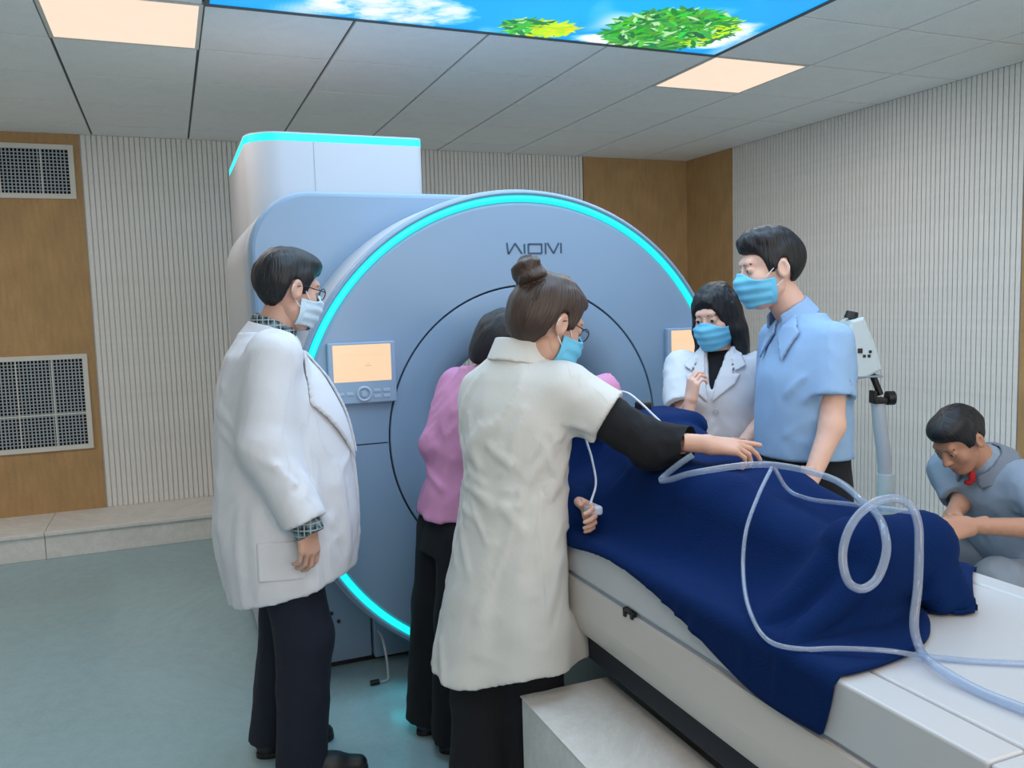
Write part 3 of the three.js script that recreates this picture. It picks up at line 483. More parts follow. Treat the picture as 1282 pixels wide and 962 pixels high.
function sole(t, name, at, yaw, color, len = 0.27) {   // a low shoe: upper and sole
  const up = both(U(0.03, rc([0, 0.045, -0.06], [0, 0.036, 0.05], 0.04, 0.036), rc([0, 0.032, 0.04], [0, 0.026, 0.13], 0.037, 0.028), rc([0, 0.05, -0.06], [0, 0.09, -0.05], 0.038, 0.036)), U(0, half([0, 0.095, 0], [0, 1, 0])), 0.006);
  const g = nets(both(up, half([0, 0.014, 0], [0, -1, 0]), 0.004), [-0.07, -0.01, -0.13], [0.07, 0.13, 0.19], 0.007);
  const s = new THREE.Shape(); for (let i = 0; i <= 24; i++) { const a = i / 24 * 2 * Math.PI, z = Math.sin(a), w = (z > 0 ? 0.044 : 0.038); const X = Math.cos(a) * w, Z = z > 0 ? 0.06 + z * 0.1 : -0.03 + z * 0.075; i ? s.lineTo(X, Z) : s.moveTo(X, Z); }
  const sg = extrude(s, 0.018, 0.003, 8); sg.rotateX(-Math.PI / 2); sg.scale(1, 1, -1); { const q = sg.index ? sg.toNonIndexed() : sg; const a = q.attributes.position.array; for (let i = 0; i < a.length; i += 9) for (let k = 0; k < 3; k++) { const tmp = a[i + 3 + k]; a[i + 3 + k] = a[i + 6 + k]; a[i + 6 + k] = tmp; } q.computeVertexNormals(); const m4 = new THREE.Matrix4().makeRotationY(yaw).setPosition(...at); q.applyMatrix4(m4); g.applyMatrix4(m4); const sh = part(name, g, color, t); part('sole', q, M.black, sh); return sh; }
}
class Person {
  constructor(label, x, z, yawDeg, group) { this.x = x; this.z = z; this.yaw = yawDeg * Math.PI / 180; this.t = thing('person', label, 'person', [x, 0, z], this.yaw, group); this.skin = []; this.lo = [9, 9, 9]; this.hi = [-9, -9, -9]; }
  L(p) { const dx = p[0] - this.x, dz = p[2] - this.z, c = Math.cos(this.yaw), s = Math.sin(this.yaw); return [dx * c - dz * s, p[1], dx * s + dz * c]; }   // world to own frame (z ahead, x to the left)
  D(v) { const c = Math.cos(this.yaw), s = Math.sin(this.yaw); return [v[0] * c - v[2] * s, v[1], v[0] * s + v[2] * c]; }
  head(pos, yawDeg, pitchDeg, rollDeg, o) {
    const p = this.L(pos), e = new THREE.Euler(pitchDeg * Math.PI / 180, yawDeg * Math.PI / 180 - this.yaw, rollDeg * Math.PI / 180, 'YXZ'), s = o.scale ?? 1;
    const m = new THREE.Matrix4().compose(V(...p), new THREE.Quaternion().setFromEuler(e), V(s, s, s)); this.headM = m; this.headPos = p;
    const at = (g) => { const h = g.clone(); h.applyMatrix4(m); return h; };
    this.skin.push(at(HEAD_GEO));
    for (const q of [-1, 1]) {
      const eg = EYE_GEO.clone().translate(q * 0.031, 0.0085, 0.0793), ig = irisGeo.clone().rotateX(0.12).translate(q * 0.031, 0.0085, 0.0793);
      if (o.eyes !== false) { const ey = part('eye', at(eg), M_eye, this.t); part('iris', at(ig), M_iris, ey); }
      if (o.brows !== false) part('eyebrow', at(tube([[q * 0.014, 0.029, 0.0915], [q * 0.03, 0.034, 0.089], [q * 0.046, 0.03, 0.077]], 0.0026, 14, 6)), o.hairMat, this.t);
    }
    if (o.hair) part('hair', at(nets(o.hair, o.hairLo ?? [-0.125, -0.16, -0.15], o.hairHi ?? [0.125, 0.17, 0.14], o.hairCell ?? 0.004)), o.hairMat, this.t);
    if (o.mask) { const mk = part('face_mask', at(MASK_GEO), o.mask, this.t); for (const l of loops()) part('ear_loop', at(l), M.maskWhite, mk); }
    if (o.glasses) glasses(this.t, m, o.glasses);
    return m;
  }
  hand(w, d, th, side, curl, scale = 1, spread) { this.skin.push(handGeo(this.L(w), this.D(d), this.D(th), side, curl, scale, spread)); }
  body(f, lo, hi, mat, cell = 0.012) { this.skin.unshift(nets(f, lo, hi, cell)); return part('body', joined(this.skin), mat, this.t); }
  wear(name, f, lo, hi, mat, cell = 0.009, label) { return part(name, nets(f, lo, hi, cell), mat, this.t, label); }
}
// folds that follow a lofted garment: angle 0 ahead, 90 to the left, 180 behind, -90 to the right
function onLoft(secs, deg, y) {
  let i = 0; while (i < secs.length - 2 && y > secs[i + 1][0]) i++; const B = secs[i], C = secs[i + 1], t = Math.max(0, Math.min(1, (y - B[0]) / (C[0] - B[0]))), f = (k) => B[k] + (C[k] - B[k]) * t, a = deg * Math.PI / 180;
  return [f(1) + f(3) * Math.sin(a), y, f(2) + f(4) * Math.cos(a)];
}
function loftFolds(secs, list, n = 4) { const o = []; for (const [d0, y0, d1, y1, w, h] of list) for (let i = 0; i < n; i++) { const m = (q) => onLoft(secs, d0 + (d1 - d0) * q, y0 + (y1 - y0) * q), ends = Math.sin(Math.PI * (i + 0.5) / n); o.push([...m(i / n), ...m((i + 1.15) / n), w, h * (0.4 + 0.6 * ends)]); } return o; }
function scatterFolds(secs, count, d0, d1, y0, y1, len, slope, h, sd) { let s = sd * 7919 + 13; const r = () => { s = (s * 1103515245 + 12345) % 2147483648; return s / 2147483648; }; const l = []; for (let i = 0; i < count; i++) { const d = d0 + (d1 - d0) * r(), y = y0 + (y1 - y0) * r(), L = len * (0.6 + 0.8 * r()), k = slope * (r() < 0.5 ? -1 : 1) * (0.5 + r()); l.push([d, y, d + L, y + L * k / 60 * 0.12, 0.008 + 0.006 * r(), h * (0.6 + 0.8 * r())]); } return loftFolds(secs, l, 3); }
const add3 = (a, b, k = 1) => [a[0] + b[0] * k, a[1] + b[1] * k, a[2] + b[2] * k];
const mix3 = (a, b, t) => [a[0] + (b[0] - a[0]) * t, a[1] + (b[1] - a[1]) * t, a[2] + (b[2] - a[2]) * t];
const sub3 = (a, b) => [a[0] - b[0], a[1] - b[1], a[2] - b[2]];
const arm = (s, e, w, k = 1) => U(0.02, rc(s, e, 0.048 * k, 0.04 * k), rc(e, w, 0.04 * k, 0.026 * k));
// sleeve from s over e to the cuff c, cut square and hollow at the cuff
function sleeve(s, e, c, r, beyond) {
  const d = sub3(c, e), l = Math.hypot(...d), n = d.map((q) => q / l), c2 = add3(c, n, 0.03);
  const out = U(0.03, rc(s, e, r[0], r[1]), rc(e, c2, r[1], r[2])), inn = rc(add3(c, n, -0.03), add3(c, n, 0.1), r[2] - 0.014);
  void beyond; return cut(both(out, (x, y, z) => { const q = (x - c[0]) * n[0] + (y - c[1]) * n[1] + (z - c[2]) * n[2]; return q > -0.2 && Math.hypot(x - c[0], y - c[1], z - c[2]) < 0.25 ? q : -0.05; }, 0.004), inn, 0.004);
}
function shortSleeve(s, c, r0, r1) {
  const d = sub3(c, s), l = Math.hypot(...d), n = d.map((q) => q / l), out = rc(s, add3(c, n, 0.05), r0, r1);
  return cut(both(out, half(c, n), 0.004), rc(add3(c, n, -0.03), add3(c, n, 0.1), r1 - 0.015), 0.004);
}
function legsField(hipL, kneeL, ankL, hipR, kneeR, ankR, r, waist) {
  const leg = (h, k, a) => both(U(0.03, rc(h, k, r[0], r[1]), rc(k, add3(a, [0, -0.06, 0]), r[1], r[2])), half([0, a[1] - 0.035, 0], [0, -1, 0]), 0.004);
  const hL = both(leg(hipL, kneeL, ankL), half([0, 3, 0], [0, 1, 0])), hR = leg(hipR, kneeR, ankR);
  return U(0.015, waist, U(0.006, hL, hR));
}
// ---- garment details
const polyf = (pts) => (x, y) => { let d = 1e9, s = 1; for (let i = 0, j = pts.length - 1; i < pts.length; j = i++) { const ex = pts[j][0] - pts[i][0], ey = pts[j][1] - pts[i][1], wx = x - pts[i][0], wy = y - pts[i][1], t = Math.max(0, Math.min(1, (wx * ex + wy * ey) / (ex * ex + ey * ey))), bx = wx - ex * t, by = wy - ey * t; d = Math.min(d, bx * bx + by * by); const c1 = y >= pts[i][1], c2 = y < pts[j][1], c3 = ex * wy > ey * wx; if ((c1 && c2 && c3) || (!c1 && !c2 && !c3)) s = -s; } return s * Math.sqrt(d); };
// a thin patch lying on garment f, outlined in (x, y) on the front (dir 1) or back (dir -1), or in (z, y) on a side ('x')
const patch = (f, pts, dir = 1, off = 0.004, th = 0.0035, axis = 'z') => { const p = polyf(pts); return (x, y, z) => axis === 'z' ? Math.max(Math.abs(f(x, y, z) - off) - th, p(x, y), -z * dir) : Math.max(Math.abs(f(x, y, z) - off) - th, p(z, y), -x * dir); };
const collar = (c, axis, front, r0, r1, h, th, phi) => {
  const l = Math.hypot(...axis), a = axis.map((q) => q / l), cp = Math.cos(phi);
  return (x, y, z) => {
    const p = [x - c[0], y - c[1], z - c[2]], t = p[0] * a[0] + p[1] * a[1] + p[2] * a[2], q = [p[0] - t * a[0], p[1] - t * a[1], p[2] - t * a[2]], r = Math.hypot(...q), rr0 = r0 + (r1 - r0) * Math.max(0, Math.min(1, t / h));
    const fr = q[0] * front[0] + q[1] * front[1] + q[2] * front[2];
    return smax(Math.max(Math.abs(r - rr0) - th, -t, t - h + 0.25 * Math.max(0, fr)), (fr - cp * r), 0.004);
  };
};
const shrink = (secs, k) => secs.map(([y, a, b, c, d]) => [y, a, b, Math.max(0.03, c - k), Math.max(0.03, d - k)]);
const texPlaid = dataTex(128, 128, (u, v) => { const a = Math.floor(u * 4) % 2, b = Math.floor(v * 4) % 2, w = (Math.abs((u * 4) % 1 - 0.5) < 0.1 || Math.abs((v * 4) % 1 - 0.5) < 0.1); return w ? [150, 166, 170] : a && b ? [18, 30, 44] : a || b ? [58, 78, 88] : [104, 120, 124]; });
M.plaid = new THREE.MeshStandardMaterial({ map: rep(texPlaid, 14, 14), roughness: 0.9 });
M.pink = fabric(0xc486ab); M.blueShirt = fabric(0x8fb1d6); M.greyBlue = fabric(0x8c9cae); M.greyTrouser = fabric(0x7e8894); M.blackKnit = fabric(0x0d1016); M.maskPale = fabric(0xbfd6e4, { bumpMap: null }); M.skinFair = std(0xddb3a0, { roughness: 0.5 }); M.skinTan = std(0xb58770, { roughness: 0.55 });
M.red = fabric(0xa81f24); M.blackShirt = fabric(0x0b0c12);
const LO = (a, b, c) => [a, b, c];

// ---- 1: man with glasses in a long white coat, left
{
  const P = new Person('man with glasses and short black hair in a long open white lab coat', 0.30, -2.735, 76);
  const L = (p) => P.L(p), hd = L([0.363, 1.551, -2.787]), nb = L([0.305, 1.405, -2.795]);
  const shR = L([0.285, 1.345, -2.60]), elR = L([0.243, 1.082, -2.545]), wrR = L([0.335, 0.855, -2.465]);
  const shL = [0.2, 1.345, -0.02], elL = [0.215, 1.07, -0.04], wrL = [0.18, 0.85, 0.12];
  const cx = 0.02, cz = 0.017;
  const secs = [[0.50, cx, cz - 0.005, 0.235, 0.19], [0.62, cx, cz + 0.0, 0.238, 0.21], [0.76, cx, cz - 0.004, 0.236, 0.228], [0.90, cx, cz, 0.228, 0.224], [1.04, cx, cz, 0.218, 0.212], [1.15, cx, cz - 0.008, 0.208, 0.196], [1.26, cx, cz - 0.028, 0.196, 0.165], [1.345, cx - 0.004, cz - 0.045, 0.165, 0.118], [1.39, cx, cz - 0.055, 0.105, 0.08], [1.415, cx, cz - 0.06, 0.07, 0.062]];
  const bodyL = loft(secs);
  const coat0 = U(0.045, bodyL, sleeve(shR, elR, mix3(elR, wrR, 0.97), [0.083, 0.075, 0.062]), sleeve(shL, elL, wrL, [0.083, 0.072, 0.06]));
  const hem = half([0, 0.565, -0.2], [0, -1, 0.24]);
  const open = both(boxf([0.02, 0.9, 0.36], [0.045, 0.6, 0.3]), half([0.02, 1.36, 0.1], [0, 1, 0.4]));
  const gape = both(loft(shrink(secs, 0.02)), half([0, 0, 0.06], [0, 0, -1]));
  const folds = [];
  const fold = (a, b, w, h) => folds.push([...a, ...b, w, h]);
  fold([-0.24, 1.1, -0.08], [-0.3, 1.03, 0.05], 0.012, 0.009); fold([-0.26, 1.15, -0.1], [-0.31, 1.1, 0.02], 0.011, 0.007); fold([-0.28, 0.97, 0.02], [-0.3, 1.0, 0.14], 0.01, 0.006); fold([-0.27, 1.06, -0.02], [-0.3, 0.98, 0.1], 0.01, 0.006);
  fold([0.02, 1.2, -0.2], [0.06, 0.7, -0.24], 0.03, 0.01); fold([-0.1, 1.18, -0.18], [-0.16, 0.62, -0.2], 0.03, 0.012); fold([-0.2, 0.95, -0.05], [-0.24, 0.58, -0.06], 0.03, 0.011); fold([-0.2, 0.8, 0.1], [-0.22, 0.6, 0.14], 0.025, 0.01); fold([-0.12, 1.0, 0.19], [-0.12, 0.66, 0.22], 0.02, 0.009); fold([-0.16, 0.86, 0.16], [-0.1, 0.72, 0.22], 0.014, 0.008);
  fold([-0.1, 1.28, -0.16], [-0.2, 1.18, -0.12], 0.014, 0.008); fold([-0.06, 1.22, -0.18], [-0.19, 1.1, -0.13], 0.014, 0.008);
  folds.push(...loftFolds(secs, [[-165, 1.27, -120, 1.12, 0.012, 0.01], [-170, 1.2, -125, 1.08, 0.011, 0.009], [-150, 1.0, -160, 0.62, 0.018, 0.009], [-120, 0.95, -125, 0.6, 0.018, 0.009], [-60, 0.9, -50, 0.66, 0.014, 0.009], [-40, 1.02, -30, 0.7, 0.014, 0.009], [-75, 0.8, -70, 0.6, 0.014, 0.007], [-30, 0.95, -15, 0.8, 0.01, 0.008]]), ...scatterFolds(secs, 8, -170, -20, 0.65, 1.05, 22, 1.4, 0.005, 3));
  const coat = creased(cut(cut(both(coat0, hem, 0.004), open, 0.006), both(gape, half([0, 0.62, 0], [0, 1, 0])), 0), folds, 0.0045, [8, 4.5, 8], 1.7);
  P.wear('lab_coat', coat, [-0.42, 0.48, -0.32], [0.4, 1.46, 0.32], M.coat, 0.0085, 'long white lab coat worn open');
  P.wear('coat_collar', U(0.004, collar(add3(nb, [0, -0.02, -0.006]), [0, 1, 0.25], [0, 0, 1], 0.098, 0.072, 0.052, 0.006, 0.75), patch(coat0, [[-0.15, 1.2], [-0.03, 1.0], [-0.03, 1.35], [-0.1, 1.36]], 1, 0.011, 0.005), patch(coat0, [[0.19, 1.2], [0.07, 1.0], [0.07, 1.35], [0.14, 1.36]], 1, 0.011, 0.005)), [-0.26, 0.96, -0.2], [0.26, 1.47, 0.3], M.coat, 0.0055, 'turned-down coat collar with lapels');
  P.wear('pocket', patch(coat, [[-0.05, 0.68], [0.09, 0.68], [0.09, 0.8], [-0.05, 0.8]], -1, 0.001, 0.005, 'x'), [-0.3, 0.6, -0.15], [-0.12, 0.9, 0.3], M.coat, 0.006, 'side patch pocket');
  P.wear('checked_shirt', U(0, collar(add3(nb, [0, 0.005, 0]), [0, 1, 0.3], [0, 0, 1], 0.073, 0.068, 0.052, 0.005, 0.35), sleeve(elR, mix3(elR, wrR, 0.5), add3(mix3(elR, wrR, 1.0), sub3(wrR, elR), 0.13), [0.045, 0.048, 0.043]), both(loft(shrink(secs, 0.03)), half([0, 0.78, 0], [0, -1, 0]))), [-0.4, 0.7, -0.25], [0.3, 1.5, 0.28], M.plaid, 0.007, 'dark checked shirt showing at neck and cuff');
  const ankL = L([0.235, 0.085, -2.83]), ankR = L([0.30, 0.085, -2.615]);
  const waist = loft([[0.72, 0.02, 0, 0.17, 0.15], [0.98, 0.02, 0, 0.17, 0.15]]);
  const tf = creased(legsField([0.1, 0.84, 0], add3(mix3([0.1, 0.84, 0], ankL, 0.5), [0, 0, 0.03]), ankL, [-0.09, 0.84, 0.0], add3(mix3([-0.09, 0.84, 0], ankR, 0.5), [0, 0, 0.045]), ankR, [0.098, 0.085, 0.076], waist), [[-0.16, 0.5, 0.08, -0.08, 0.46, 0.12, 0.014, 0.008], [-0.16, 0.42, 0.05, -0.06, 0.40, 0.1, 0.014, 0.008], [-0.17, 0.36, -0.05, -0.16, 0.40, 0.09, 0.012, 0.007], [-0.14, 0.12, 0.06, -0.05, 0.1, 0.08, 0.014, 0.008], [0.02, 0.5, -0.1, 0.02, 0.14, -0.1, 0.02, 0.006]], 0.004, [7, 5, 7], 4.2);
  P.wear('trousers', tf, [-0.32, 0.02, -0.3], [0.32, 1.0, 0.3], M.navyTrouser, 0.01, 'dark navy trousers');
  sole(P.t, 'shoe', [ankL[0], 0, ankL[2] + 0.05], 0.35, M.shoe); sole(P.t, 'shoe', [ankR[0], 0, ankR[2] + 0.05], 0.1, M.shoe);
  P.head([0.363, 1.545, -2.787], 110, 12, 0, { hair: U(0.02, hairCap(0.016, [0.075, 0.092], [-0.085, -0.075], 0.004), both(ell([0, 0.095, 0.02], [0.072, 0.045, 0.082]), (x, y, z) => -0.004 - 0.004 * noise(x * 60, y * 60, z * 60))), hairMat: M.hair, mask: M.maskPale, glasses: 0x15181c, scale: 0.98 });
  P.hand([0.335, 0.855, -2.465], [0.06, -1, 0.09], [0.8, -0.1, -0.6], 'R', [0.5, 0.45, 0.5, 0.55, 0.55], 0.98, 0.03);
  P.skin.push(handGeo(wrL, [0, -1, 0.1], [0, 0, 1], 'L', [0.4, 0.4, 0.4, 0.4, 0.4], 0.96, 0.03));
  P.body(U(0.02, loft(shrink(secs, 0.05).filter((q) => q[0] > 0.7)), rc(nb, add3(hd, [0, -0.06, -0.02]), 0.06, 0.056), arm(shR, elR, wrR, 0.95), arm(shL, elL, wrL, 0.95), rc([0.1, 0.8, 0], add3(mix3([0.1, 0.84, 0], ankL, 0.5), [0, 0, 0.02]), 0.05, 0.035), rc(mix3([0.1, 0.84, 0], ankL, 0.5), ankL, 0.035, 0.035), rc([-0.09, 0.8, 0], add3(mix3([-0.09, 0.84, 0], ankR, 0.5), [0, 0, 0.03]), 0.05, 0.035), rc(mix3([-0.09, 0.84, 0], ankR, 0.5), ankR, 0.035, 0.035)), [-0.42, 0.02, -0.32], [0.42, 1.6, 0.32], M.skin);
}
// ---- 2: woman in pink top, leaning over the head of the table
{
  const P = new Person('woman in a pink top and black trousers leaning over the table head', 0.80, -2.66, 97);
  const L = (p) => P.L(p), hd = L([1.04, 1.335, -2.63]), nb = L([0.965, 1.235, -2.64]);
  const shL = L([0.93, 1.195, -2.80]), elL = L([0.838, 1.005, -2.735]), wrL = L([1.03, 0.985, -2.70]);
  const shR = L([0.965, 1.205, -2.47]), elR = L([1.085, 1.165, -2.285]), wrR = L([1.275, 1.205, -2.315]);
  const secs = [[0.74, 0, 0.07, 0.18, 0.14], [0.82, 0, 0.085, 0.172, 0.132], [0.93, 0, 0.105, 0.155, 0.118], [1.03, 0, 0.125, 0.16, 0.12], [1.13, 0, 0.145, 0.17, 0.115], [1.2, 0, 0.155, 0.15, 0.09], [1.25, 0, 0.16, 0.09, 0.065], [1.275, 0, 0.162, 0.06, 0.055]];
  const f = creased(both(U(0.035, loft(secs), sleeve(shL, elL, wrL, [0.07, 0.066, 0.052]), sleeve(shR, elR, mix3(elR, wrR, 0.99), [0.07, 0.062, 0.05])), half([0, 0.785, 0], [0, -1, 0.05]), 0.004), [[0.17, 0.95, 0.05, 0.2, 1.08, 0.0, 0.014, 0.008], [0.19, 1.0, 0.1, 0.2, 1.1, 0.06, 0.012, 0.007], [-0.1, 0.88, -0.02, 0.1, 0.95, -0.02, 0.014, 0.008], [-0.1, 0.98, 0.02, 0.12, 1.03, 0.02, 0.014, 0.008], [0.1, 0.8, -0.05, 0.12, 0.9, -0.01, 0.016, 0.008]], 0.005, [9, 7, 9], 6.1);
  P.wear('pink_top', f, [-0.48, 0.72, -0.16], [0.3, 1.31, 0.6], M.pink, 0.0085, 'loose pink long-sleeved top');
  P.wear('collar', collar(add3(nb, [0, -0.01, 0]), [0, 1, 0.4], [0, 0, 1], 0.062, 0.06, 0.035, 0.006, 0.3), [-0.12, 1.18, 0.0], [0.12, 1.36, 0.32], M.pink, 0.005);
  const aL = [0.085, 0.08, -0.02], aR = [-0.085, 0.08, 0.0];
  P.wear('trousers', creased(legsField([0.08, 0.72, 0.06], [0.09, 0.45, 0.03], aL, [-0.08, 0.72, 0.06], [-0.09, 0.45, 0.04], aR, [0.098, 0.095, 0.088], loft([[0.66, 0, 0.06, 0.15, 0.115], [0.86, 0, 0.085, 0.13, 0.1]])), [], 0.005, [8, 4, 8], 2.2), [-0.25, 0.02, -0.16], [0.25, 0.94, 0.26], M.blackTrouser, 0.01, 'wide black trousers');
  const sb = std(0x24384c, { roughness: 0.6 });
  sole(P.t, 'shoe', [0.085, 0, 0.02], 0.15, sb); sole(P.t, 'shoe', [-0.085, 0, 0.04], -0.1, sb);
  P.head([1.04, 1.335, -2.63], 92, 34, 0, { hair: U(0.03, hairCap(0.02, [0.07, 0.09], [-0.09, -0.06], 0.004), ell([0, -0.02, -0.075], [0.06, 0.09, 0.05])), hairMat: M.hair, mask: M.mask, scale: 0.9 });
  P.hand([1.275, 1.205, -2.315], [0.45, -0.85, 0.1], [0.3, 0.1, -0.9], 'R', [0.4, 0.3, 0.35, 0.35, 0.4], 0.88, 0.04);
  P.hand([1.03, 0.985, -2.70], [1, -0.1, 0.1], [0.1, 0.2, 1], 'L', [0.4, 0.35, 0.35, 0.35, 0.35], 0.88, 0.04);
  P.body(U(0.02, loft(shrink(secs, 0.045)), rc(nb, add3(hd, [0, -0.05, -0.03]), 0.05, 0.048), arm(shL, elL, wrL, 0.8), arm(shR, elR, wrR, 0.8), rc([0.08, 0.78, 0.05], aL, 0.06, 0.036), rc([-0.08, 0.78, 0.05], aR, 0.06, 0.036)), [-0.5, 0.02, -0.16], [0.3, 1.42, 0.62], M.skin);
}
// ---- 3: woman with a hair bun and short-sleeved white coat, pointing
{
  const P = new Person('woman with a brown hair bun in a white short-sleeved coat pointing over the blanket', 0.862, -2.118, 122);
  const L = (p) => P.L(p), hd = L([0.965, 1.42, -2.10]), nb = L([0.895, 1.325, -2.13]);
  const shR = L([0.965, 1.248, -2.02]), elR = L([1.145, 1.105, -1.868]), wrR = L([1.243, 1.112, -1.775]), shL = L([0.828, 1.232, -2.235]), elL = L([0.855, 0.99, -2.35]), wrL = L([1.0, 0.99, -2.42]);
  const secs = [[0.42, 0.036, -0.03, 0.232, 0.205], [0.54, 0.028, -0.018, 0.222, 0.19], [0.66, 0.02, -0.01, 0.205, 0.17], [0.79, 0.012, 0, 0.185, 0.15], [0.917, 0.004, 0, 0.162, 0.132], [1.022, 0, 0, 0.15, 0.12], [1.12, 0, 0.004, 0.162, 0.12], [1.21, 0.004, 0.01, 0.172, 0.112], [1.28, 0.006, 0.016, 0.15, 0.09], [1.33, 0.004, 0.02, 0.09, 0.068], [1.36, 0, 0.02, 0.062, 0.056]];
  const cuffR = mix3(shR, elR, 0.5);
  const slR = shortSleeve(shR, cuffR, 0.078, 0.074), slL = shortSleeve(shL, mix3(shL, elL, 0.55), 0.066, 0.07);
  const base = U(0.04, loft(secs), slR, slL);
  const hem = (x, y, z) => { const a = Math.atan2(z, x); return (0.495 + 0.018 * Math.sin(a * 2 + 0.6) + 0.006 * Math.sin(5 * a) - 0.10 * x * 0.4) - y; };
  const drape = (x, y, z) => { const t = Math.max(0, Math.min(1, (0.95 - y) / 0.45)), a = Math.atan2(z, x); return t * (0.008 * Math.sin(5 * a + 1) + 0.004 * Math.sin(9 * a + 2)); };
  const cy3 = Math.cos(P.yaw), sy3 = Math.sin(P.yaw), press = (x, y, z) => P.x + x * cy3 + z * sy3 - 0.956 - 2.2 * Math.max(0, y - 0.87) - 0.7 * Math.max(0, 0.66 - y);   // cloth pressed flat against the table side
  const f0 = (x, y, z) => { const d = smax(base(x, y, z), press(x, y, z), 0.03); return Math.abs(d) < 0.08 ? smax(d - drape(x, y, z), hem(x, y, z), 0.004) : Math.max(d, hem(x, y, z)); };
  const folds = [];
  const fold = (a, b, w, h) => folds.push([...a, ...b, w, h]);
  // creases across the back: between shoulder blades, above the waist, along the seams
  for (const [x0, y0, x1, y1, h] of [[0.14, 1.06, 0.0, 1.0, 0.006], [0.13, 1.0, -0.02, 0.965, 0.007], [0.14, 0.95, 0.02, 0.9, 0.007], [-0.14, 1.09, -0.02, 1.03, 0.006], [-0.15, 1.03, -0.03, 0.985, 0.007], [-0.14, 0.97, 0.02, 0.93, 0.006], [0.1, 0.9, -0.06, 0.84, 0.006], [-0.12, 0.9, 0.04, 0.8, 0.006], [0.13, 0.83, 0.03, 0.7, 0.006], [-0.16, 0.74, -0.02, 0.66, 0.005], [-0.15, 1.2, -0.06, 1.12, 0.006], [0.16, 1.14, 0.08, 1.06, 0.006]]) fold([x0, y0, -0.115], [x1, y1, -0.125], 0.012, h);
  fold(add3(shR, [0.0, 0.07, -0.03]), add3(cuffR, [0.05, 0.06, -0.02]), 0.012, 0.007); fold(add3(shR, [0.03, 0.02, -0.07]), add3(cuffR, [0.03, 0.0, -0.07]), 0.012, 0.008); fold(add3(shR, [0.02, -0.05, -0.06]), add3(cuffR, [0.0, -0.03, -0.075]), 0.011, 0.007); fold([-0.13, 1.13, -0.05], add3(cuffR, [-0.02, -0.06, -0.03]), 0.013, 0.007);
  folds.push(...scatterFolds(secs, 26, 95, 250, 0.84, 1.16, 34, 1.7, 0.0105, 5), ...scatterFolds(secs, 12, 95, 250, 0.56, 0.85, 26, 3.5, 0.009, 9), ...loftFolds(secs, [[150, 1.2, 165, 1.05, 0.012, 0.007], [215, 1.22, 200, 1.06, 0.012, 0.007], [240, 1.16, 215, 1.04, 0.011, 0.008], [130, 0.98, 118, 0.6, 0.016, 0.008], [232, 0.98, 240, 0.58, 0.016, 0.008], [185, 0.9, 190, 0.56, 0.02, 0.006]]));
  const loose = creased(f0, folds, 0.004, [7, 6, 7], 3.3), coat = (x, y, z) => Math.max(loose(x, y, z), press(x, y, z) - 0.004);
  P.wear('lab_coat', coat, [-0.4, 0.36, -0.3], [0.36, 1.4, 0.4], M.coatCream, 0.007, 'white short-sleeved hospital coat');
  P.wear('coat_collar', collar(add3(nb, [0.005, -0.012, 0.0]), [-0.05, 1, 0.22], [0, 0, 1], 0.09, 0.073, 0.066, 0.0065, 0.5), [-0.16, 1.24, -0.14], [0.16, 1.46, 0.18], M.coatCream, 0.005, 'stand-up collar');
  P.wear('black_undersleeve', creased(sleeve(mix3(shR, elR, 0.3), elR, mix3(elR, wrR, 0.98), [0.06, 0.057, 0.036]), [[...add3(elR, [0.02, 0.05, 0.02]), ...add3(elR, [-0.04, 0.03, 0.06]), 0.01, 0.006], [...add3(elR, [0.03, 0.05, -0.03]), ...add3(elR, [-0.05, 0.03, 0.0]), 0.01, 0.006]], 0.004, [12, 12, 12], 8.8), [-0.46, 0.96, -0.1], [0.1, 1.34, 0.5], M.blackKnit, 0.007, 'black long undershirt sleeve');
  P.wear('black_undersleeve', creased(sleeve(mix3(shL, elL, 0.3), elL, wrL, [0.056, 0.053, 0.042]), [], 0.004, [12, 12, 12], 2.8), [-0.1, 0.86, -0.1], [0.4, 1.34, 0.5], M.blackKnit, 0.008, 'black long undershirt sleeve');
  const aL = L([0.715, 0.08, -2.135]), aR = L([0.87, 0.08, -2.105]);
  P.wear('trousers', creased(legsField([0.075, 0.76, -0.01], mix3([0.075, 0.76, -0.01], aL, 0.55), aL, [-0.06, 0.76, -0.01], mix3([-0.06, 0.76, -0.01], aR, 0.55), aR, [0.085, 0.085, 0.082], loft([[0.7, 0, 0, 0.13, 0.1], [0.9, 0, 0, 0.11, 0.08]])), [], 0.005, [8, 4, 8], 5.5), [-0.32, 0.02, -0.3], [0.32, 1.0, 0.24], M.blackTrouser, 0.01, 'black trousers');
  sole(P.t, 'shoe', [aL[0], 0, aL[2] + 0.05], 0.2, M.shoe); sole(P.t, 'shoe', [aR[0], 0, aR[2] + 0.05], -0.1, M.shoe);
  const bunAt = [-0.01, 0.115, -0.122];
  const bun = (x, y, z) => { const p = [x - bunAt[0], y - bunAt[1], z - bunAt[2]]; return Math.hypot(p[0], p[1], p[2]) - 0.045 - 0.005 * Math.sin(Math.atan2(p[2], p[0]) * 3 + p[1] * 120) - 0.002 * noise(x * 80, y * 80, z * 80); };
  P.head([0.965, 1.42, -2.10], 100, 22, 0, { hair: U(0.008, U(0.02, hairCap(0.026, [0.085, 0.085], [-0.085, -0.07], 0.005, 46), ell([0, 0.0, -0.085], [0.07, 0.075, 0.05])), bun), hairLo: [-0.135, -0.17, -0.19], hairHi: [0.135, 0.21, 0.14], hairMat: M.hairBrown, mask: M.mask, glasses: 0x2a2c33, scale: 0.96 });
  P.hand([1.243, 1.112, -1.775], [0.93, -0.12, 0.34], [0.3, 0.25, -0.9], 'R', [0.3, 0.04, 0.32, 0.6, 0.7], 0.98, 0.06);
